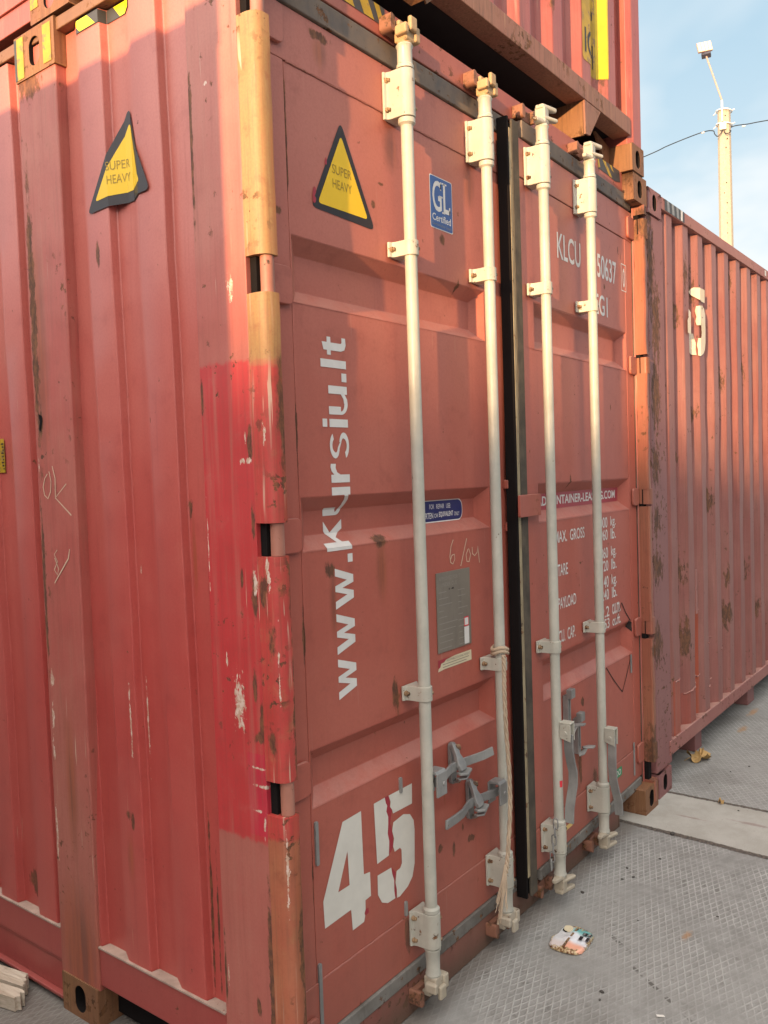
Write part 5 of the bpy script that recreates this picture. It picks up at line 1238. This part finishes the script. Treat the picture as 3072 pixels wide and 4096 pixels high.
m.build('junction_box', 'box_cream', pole, bevel=.004)
def panel(cx, w, h, d, tilt, spin):
    R = Matrix((vr, -vd, Vector((0, 0, 1)))).transposed() @ Matrix.Rotation(spin, 3, 'Z') @ Matrix.Rotation(tilt, 3, 'X')
    R = R.to_4x4(); R.translation = cx; return R
m = MB(); R = panel(Vector((16.490, 3.786, 9.97)), .27, .2, .05, rad(-14), rad(14))
m.prism(rpoly(rect(-.140, .140, -.105, .105), .008), 'y', -.008, .035)
for k in range(5): m.box(-.12+.06*k-.004, -.12+.06*k+.004, .0352, .065, -.09, .09)
RR = R @ Matrix.Rotation(rad(-7), 4, 'Y')
bmesh.ops.transform(m.bm, matrix=RR, verts=m.bm.verts); fl = m.build('floodlight', 'lamp_arm', pole, bevel=.003)
m = MB()
for k in range(4): m.prism(rpoly(rect(-.132+.067*k, -.073+.067*k, -.097, .097), .004), 'y', -.0125, -.0085)
bmesh.ops.transform(m.bm, matrix=RR, verts=m.bm.verts); m.build('led_panel', 'lamp_led', fl)
m = MB(); R = panel(Vector((16.502, 3.76, 9.80)), .16, .08, .05, rad(58), rad(-6))
m.prism(rpoly(rect(-.088, .088, -.050, .050), .006), 'y', -.03, .03); bmesh.ops.transform(m.bm, matrix=R, verts=m.bm.verts)
m.tube([(16.497, 3.764, 9.78), (16.492, 3.78, 9.90)], .024, 8)
m.build('lamp_bracket', 'lamp_body', pole, bevel=.003)
def cable(ps, label, grp=None):
    m = MB(); m.tube(catm(ps, 10), .0095, 6); c = m.build('overhead_cable', 'cable_black', None, smooth=60, origin=ps[0]); tag(c, label, 'cable', 'overhead cables')
    for k in ():
        pass
    return c
bx = PP(-.03, .16, 8.25)
k1 = cable([tuple(bx), tuple(PP(-.08, .17, 8.16)), tuple(PP(-.13, .16, 8.13)), tuple(PP(-.18, .12, 8.20)), (16.50, 3.66, 8.285), (16.35, 3.85, 8.25), (15.95, 4.36, 8.02), (15.617, 4.782, 7.796), (14.2, 6.6, 6.95), (12.5, 8.8, 6.3)], 'black cable sagging left from the pole to behind the stacked container')
k2 = cable([tuple(PP(-.01, .16, 8.25)), tuple(PP(.01, .18, 8.17)), tuple(PP(.06, .17, 8.15)), tuple(PP(.12, .14, 8.20)), (16.70, 3.40, 8.31), (16.78, 3.30, 8.37), (16.95, 3.08, 8.40), (17.19, 2.77, 8.46), (18.5, 1.1, 8.75), (21.5, -2.7, 9.5)], 'black cable running off to the right from the pole')
for c_, a, b in ((k1, Vector((16.40, 3.79, 8.262)), Vector((16.36, 3.84, 8.245))), (k2, Vector((16.86, 3.19, 8.352)), Vector((16.90, 3.14, 8.36)))):
    m = MB(); m.tube([a, a.lerp(b, .5)+Vector((0, 0, -.003)), b], [.010, .020, .010], 8); m.build('cable_clamp', 'white_vinyl', c_, smooth=60)

# ------------------------------------------------------------------ litter on the slab
def lumpy(o, amp, scale, seed=0.0):
    from mathutils import noise as mn
    for v in o.data.vertices:
        n = mn.noise_vector((v.co+Vector((seed, seed*2, 0)))*scale); v.co += n*amp
m = MB()                                           # crushed can: flattened sleeve with folded ends
C0 = Vector((1.188, -0.165, 0))
outl = [(-.060, -.050), (-.046, -.066), (-.02, -.070), (.012, -.072), (.040, -.066), (.056, -.052), (.060, -.02), (.064, .02), (.062, .048), (.044, .062), (.018, .070), (-.012, .072), (-.040, .060), (-.050, .040), (-.054, .01), (-.066, -.02)]
nu = len(outl); ringsv = []
for s_, z in ((1.0, .003), (.99, .008), (.95, .0125), (.70, .0145), (.40, .014), (.12, .0148)):
    ringsv.append([m.v((x*s_, y*s_, z+(.006 if (abs(x*s_) < .008 and s_ < .9) else 0))) for x, y in outl])
for a, b in zip(ringsv[:-1], ringsv[1:]):
    for k in range(nu): m.face([a[k], a[(k+1) % nu], b[(k+1) % nu], b[k]])
m.face(ringsv[-1]); m.face(ringsv[0][::-1])
bmesh.ops.subdivide_edges(m.bm, edges=m.bm.edges, cuts=1, use_grid_fill=True)
cano = m.build('crushed_can', 'can_print', None, smooth=50, origin=(0, 0, 0))
lumpy(cano, .0030, 34)
for v in cano.data.vertices: v.co.z = max(v.co.z, .0015)
WL[cano] = Vector((0, 0, 0))
m = MB(); m.flat([(-.006, -.062, .0165), (-.004, -.02, .018), (-.001, .02, .018), (.002, .055, .0165)], .007, .004, (1, 0, 0)); m.build('fold', 'bolt_metal', cano, origin=(0, 0, 0))
m = MB(); m.prism(rpoly([(-.040, .028), (-.018, .022), (-.010, .045), (-.022, .060), (-.044, .052)], .008), 'z', .0150, .0185); m.build('torn_flap', 'label_cream', cano, origin=(0, 0, 0), bevel=.001)
m = MB(); m.prism(rpoly([(-.046, .030), (-.028, .020), (-.020, .032), (-.036, .046)], .006), 'z', .0140, .0165); m.build('hole', 'dark_void', cano, origin=(0, 0, 0))
cf = lambda a, b: (a, b, .0192)
mark('can_print', 'sticker_black', cano, [rect(.030, .046, .022, .036), rect(.048, .060, .022, .036), rect(.026, .038, -.008, .014), rect(.050, .060, -.008, .014)], cf)
mark('can_print', 'white_vinyl', cano, [('T', 'D', .033, .038, .024, .034, .0, False), ('T', 'E', .050, .056, .024, .034, .0, False), ('T', 'L', .0395, .0475, -.006, .012, .02, False)], lambda a, b: (a, b, .0197))
cano.location = C0; cano.rotation_euler = (0, 0, rad(-84)); cano.scale = (.98, 1.14, 1)
tag(cano, 'crushed drinks can with torn rusty edges lying on the patterned slab', 'can')

def leaf(name, cx, cy, size, rot, label, lift):
    m = MB(); n = 40; c = m.v((0, 0, .012)); ring = []; mid = []
    for k in range(n):
        a = 2*math.pi*k/n
        r = size*(.56+.20*abs(math.cos(2.5*a))+.10*math.sin(11*a)*(.5+.5*math.cos(a))+random.uniform(-.04, .04))
        ring.append(m.v((r*math.cos(a)*1.25, r*math.sin(a), lift*(.5+.5*math.sin(3*a+rot))*random.uniform(.6, 1.1)+.003)))
        mid.append(m.v((r*.55*math.cos(a)*1.25, r*.55*math.sin(a), .010+lift*.35*(.5+.5*math.sin(3*a+1)))))
    for k in range(n):
        m.face([ring[k], ring[(k+1) % n], mid[(k+1) % n], mid[k]]); m.face([mid[k], mid[(k+1) % n], c])
    m.tube([(-size*.2, 0, .014), (-size*.75, size*.1, .02), (-size*1.2, size*.12, .006)], .0018, 5)
    o = m.build(name, 'leaf_dry', None, smooth=80, origin=(0, 0, 0)); o.location = (cx, cy, 0); o.rotation_euler = (0, 0, rot)
    return tag(o, label, 'leaf')
random.seed(11)
leaf('fallen_leaf', 3.22, 0.028, .075, rad(-35), 'large curled brown maple leaf in front of the rusty container', .055)
leaf('fallen_leaf', 2.668, -0.240, .020, rad(20), 'small folded tan leaf lying on the dark joint of the slabs', .022)
leaf('fallen_leaf', 2.70, -0.475, .022, rad(60), 'pale ragged leaf at the slab joint by the right edge', .012)
# weathered board ends beside the side wall
def board(x0, x1, y0, y1, z0, z1, label, skew):
    m = MB(); random.seed(int(x0*1000))
    nz = 9; xs = [x0+(x1-x0)*i/nz for i in range(nz+1)]
    fr = [y0+random.uniform(0, .020)+skew*i/nz for i in range(nz+1)]
    T_ = [m.v((x, y, z1+random.uniform(-.001, .001))) for x, y in zip(xs, fr)]; Bt = [m.v((x, y+random.uniform(-.006, .006), z0)) for x, y in zip(xs, fr)]
    T2_ = [m.v((x, y1, z1)) for x in xs]; B2 = [m.v((x, y1, z0)) for x in xs]
    for i in range(nz):
        m.face([T_[i], T_[i+1], T2_[i+1], T2_[i]]); m.face([Bt[i+1], Bt[i], B2[i], B2[i+1]]); m.face([T_[i+1], T_[i], Bt[i], Bt[i+1]]); m.face([T2_[i], T2_[i+1], B2[i+1], B2[i]])
    m.face([T_[0], T2_[0], B2[0], Bt[0]]); m.face([T_[-1], Bt[-1], B2[-1], T2_[-1]])
    o = m.build('weathered_board', 'board_wood', None, origin=(x0, y0, 0)); return tag(o, label, 'board', 'boards beside the side wall')
b1_ = board(-.060, -.005, 1.084, 2.3, .003, .048, 'wider grey board with a splintered end, right against the side wall', .035)
b2_ = board(-.104, -.062, 1.040, 2.2, .003, .046, 'narrower grey board with a frayed end, outer of the pair by the side wall', .016)
b1_.rotation_euler = (0, 0, rad(11)); b2_.rotation_euler = (0, 0, rad(12))
# scattered crumbs of dirt
m = MB(); bmesh.ops.create_icosphere(m.bm, subdivisions=2, radius=1.0)
crumb = m.build('dirt_crumb', 'crumb_dark', None, smooth=80, origin=(0, 0, 0)); lumpy(crumb, .45, 1.3)
random.seed(21)
pts = [(1.52, -.055, 10), (1.74, -.17, 7), (1.62, -.52, 6), (2.21, -.165, 12), (2.62, -.33, 5), (3.25, -.22, 8), (3.12, -.16, 5), (0.98, -.36, 7), (0.94, -.37, 6), (1.95, -.20, 5), (1.80, -.12, 6), (1.44, -.30, 5), (2.90, -.12, 5), (1.70, -.14, 5)]
for i, (x, y, s_) in enumerate(pts):
    o = crumb if i == 0 else crumb.copy()
    if i: col.objects.link(o)
    k = s_/1000*random.uniform(.55, .9); o.scale = (k*1.4, k, k*.6); o.location = (x, y, k*.45); o.rotation_euler = (0, 0, random.uniform(0, 6))
    tag(o, 'dark crumb of dirt on the grey slab', 'crumb', 'dark crumbs scattered on the slab')
m = MB(); m.prism(rpoly([(-.012, -.004), (.012, -.003), (.010, .004), (-.011, .005)], .001), 'z', .002, .004)
ps_ = m.build('paper_scrap', 'paper_scrap', None, origin=(0, 0, 0)); ps_.location = (0.965, -.545, 0); ps_.rotation_euler = (0, rad(6), rad(-52)); tag(ps_, 'tiny white scrap of paper near the bottom of the slab', 'paper scrap')
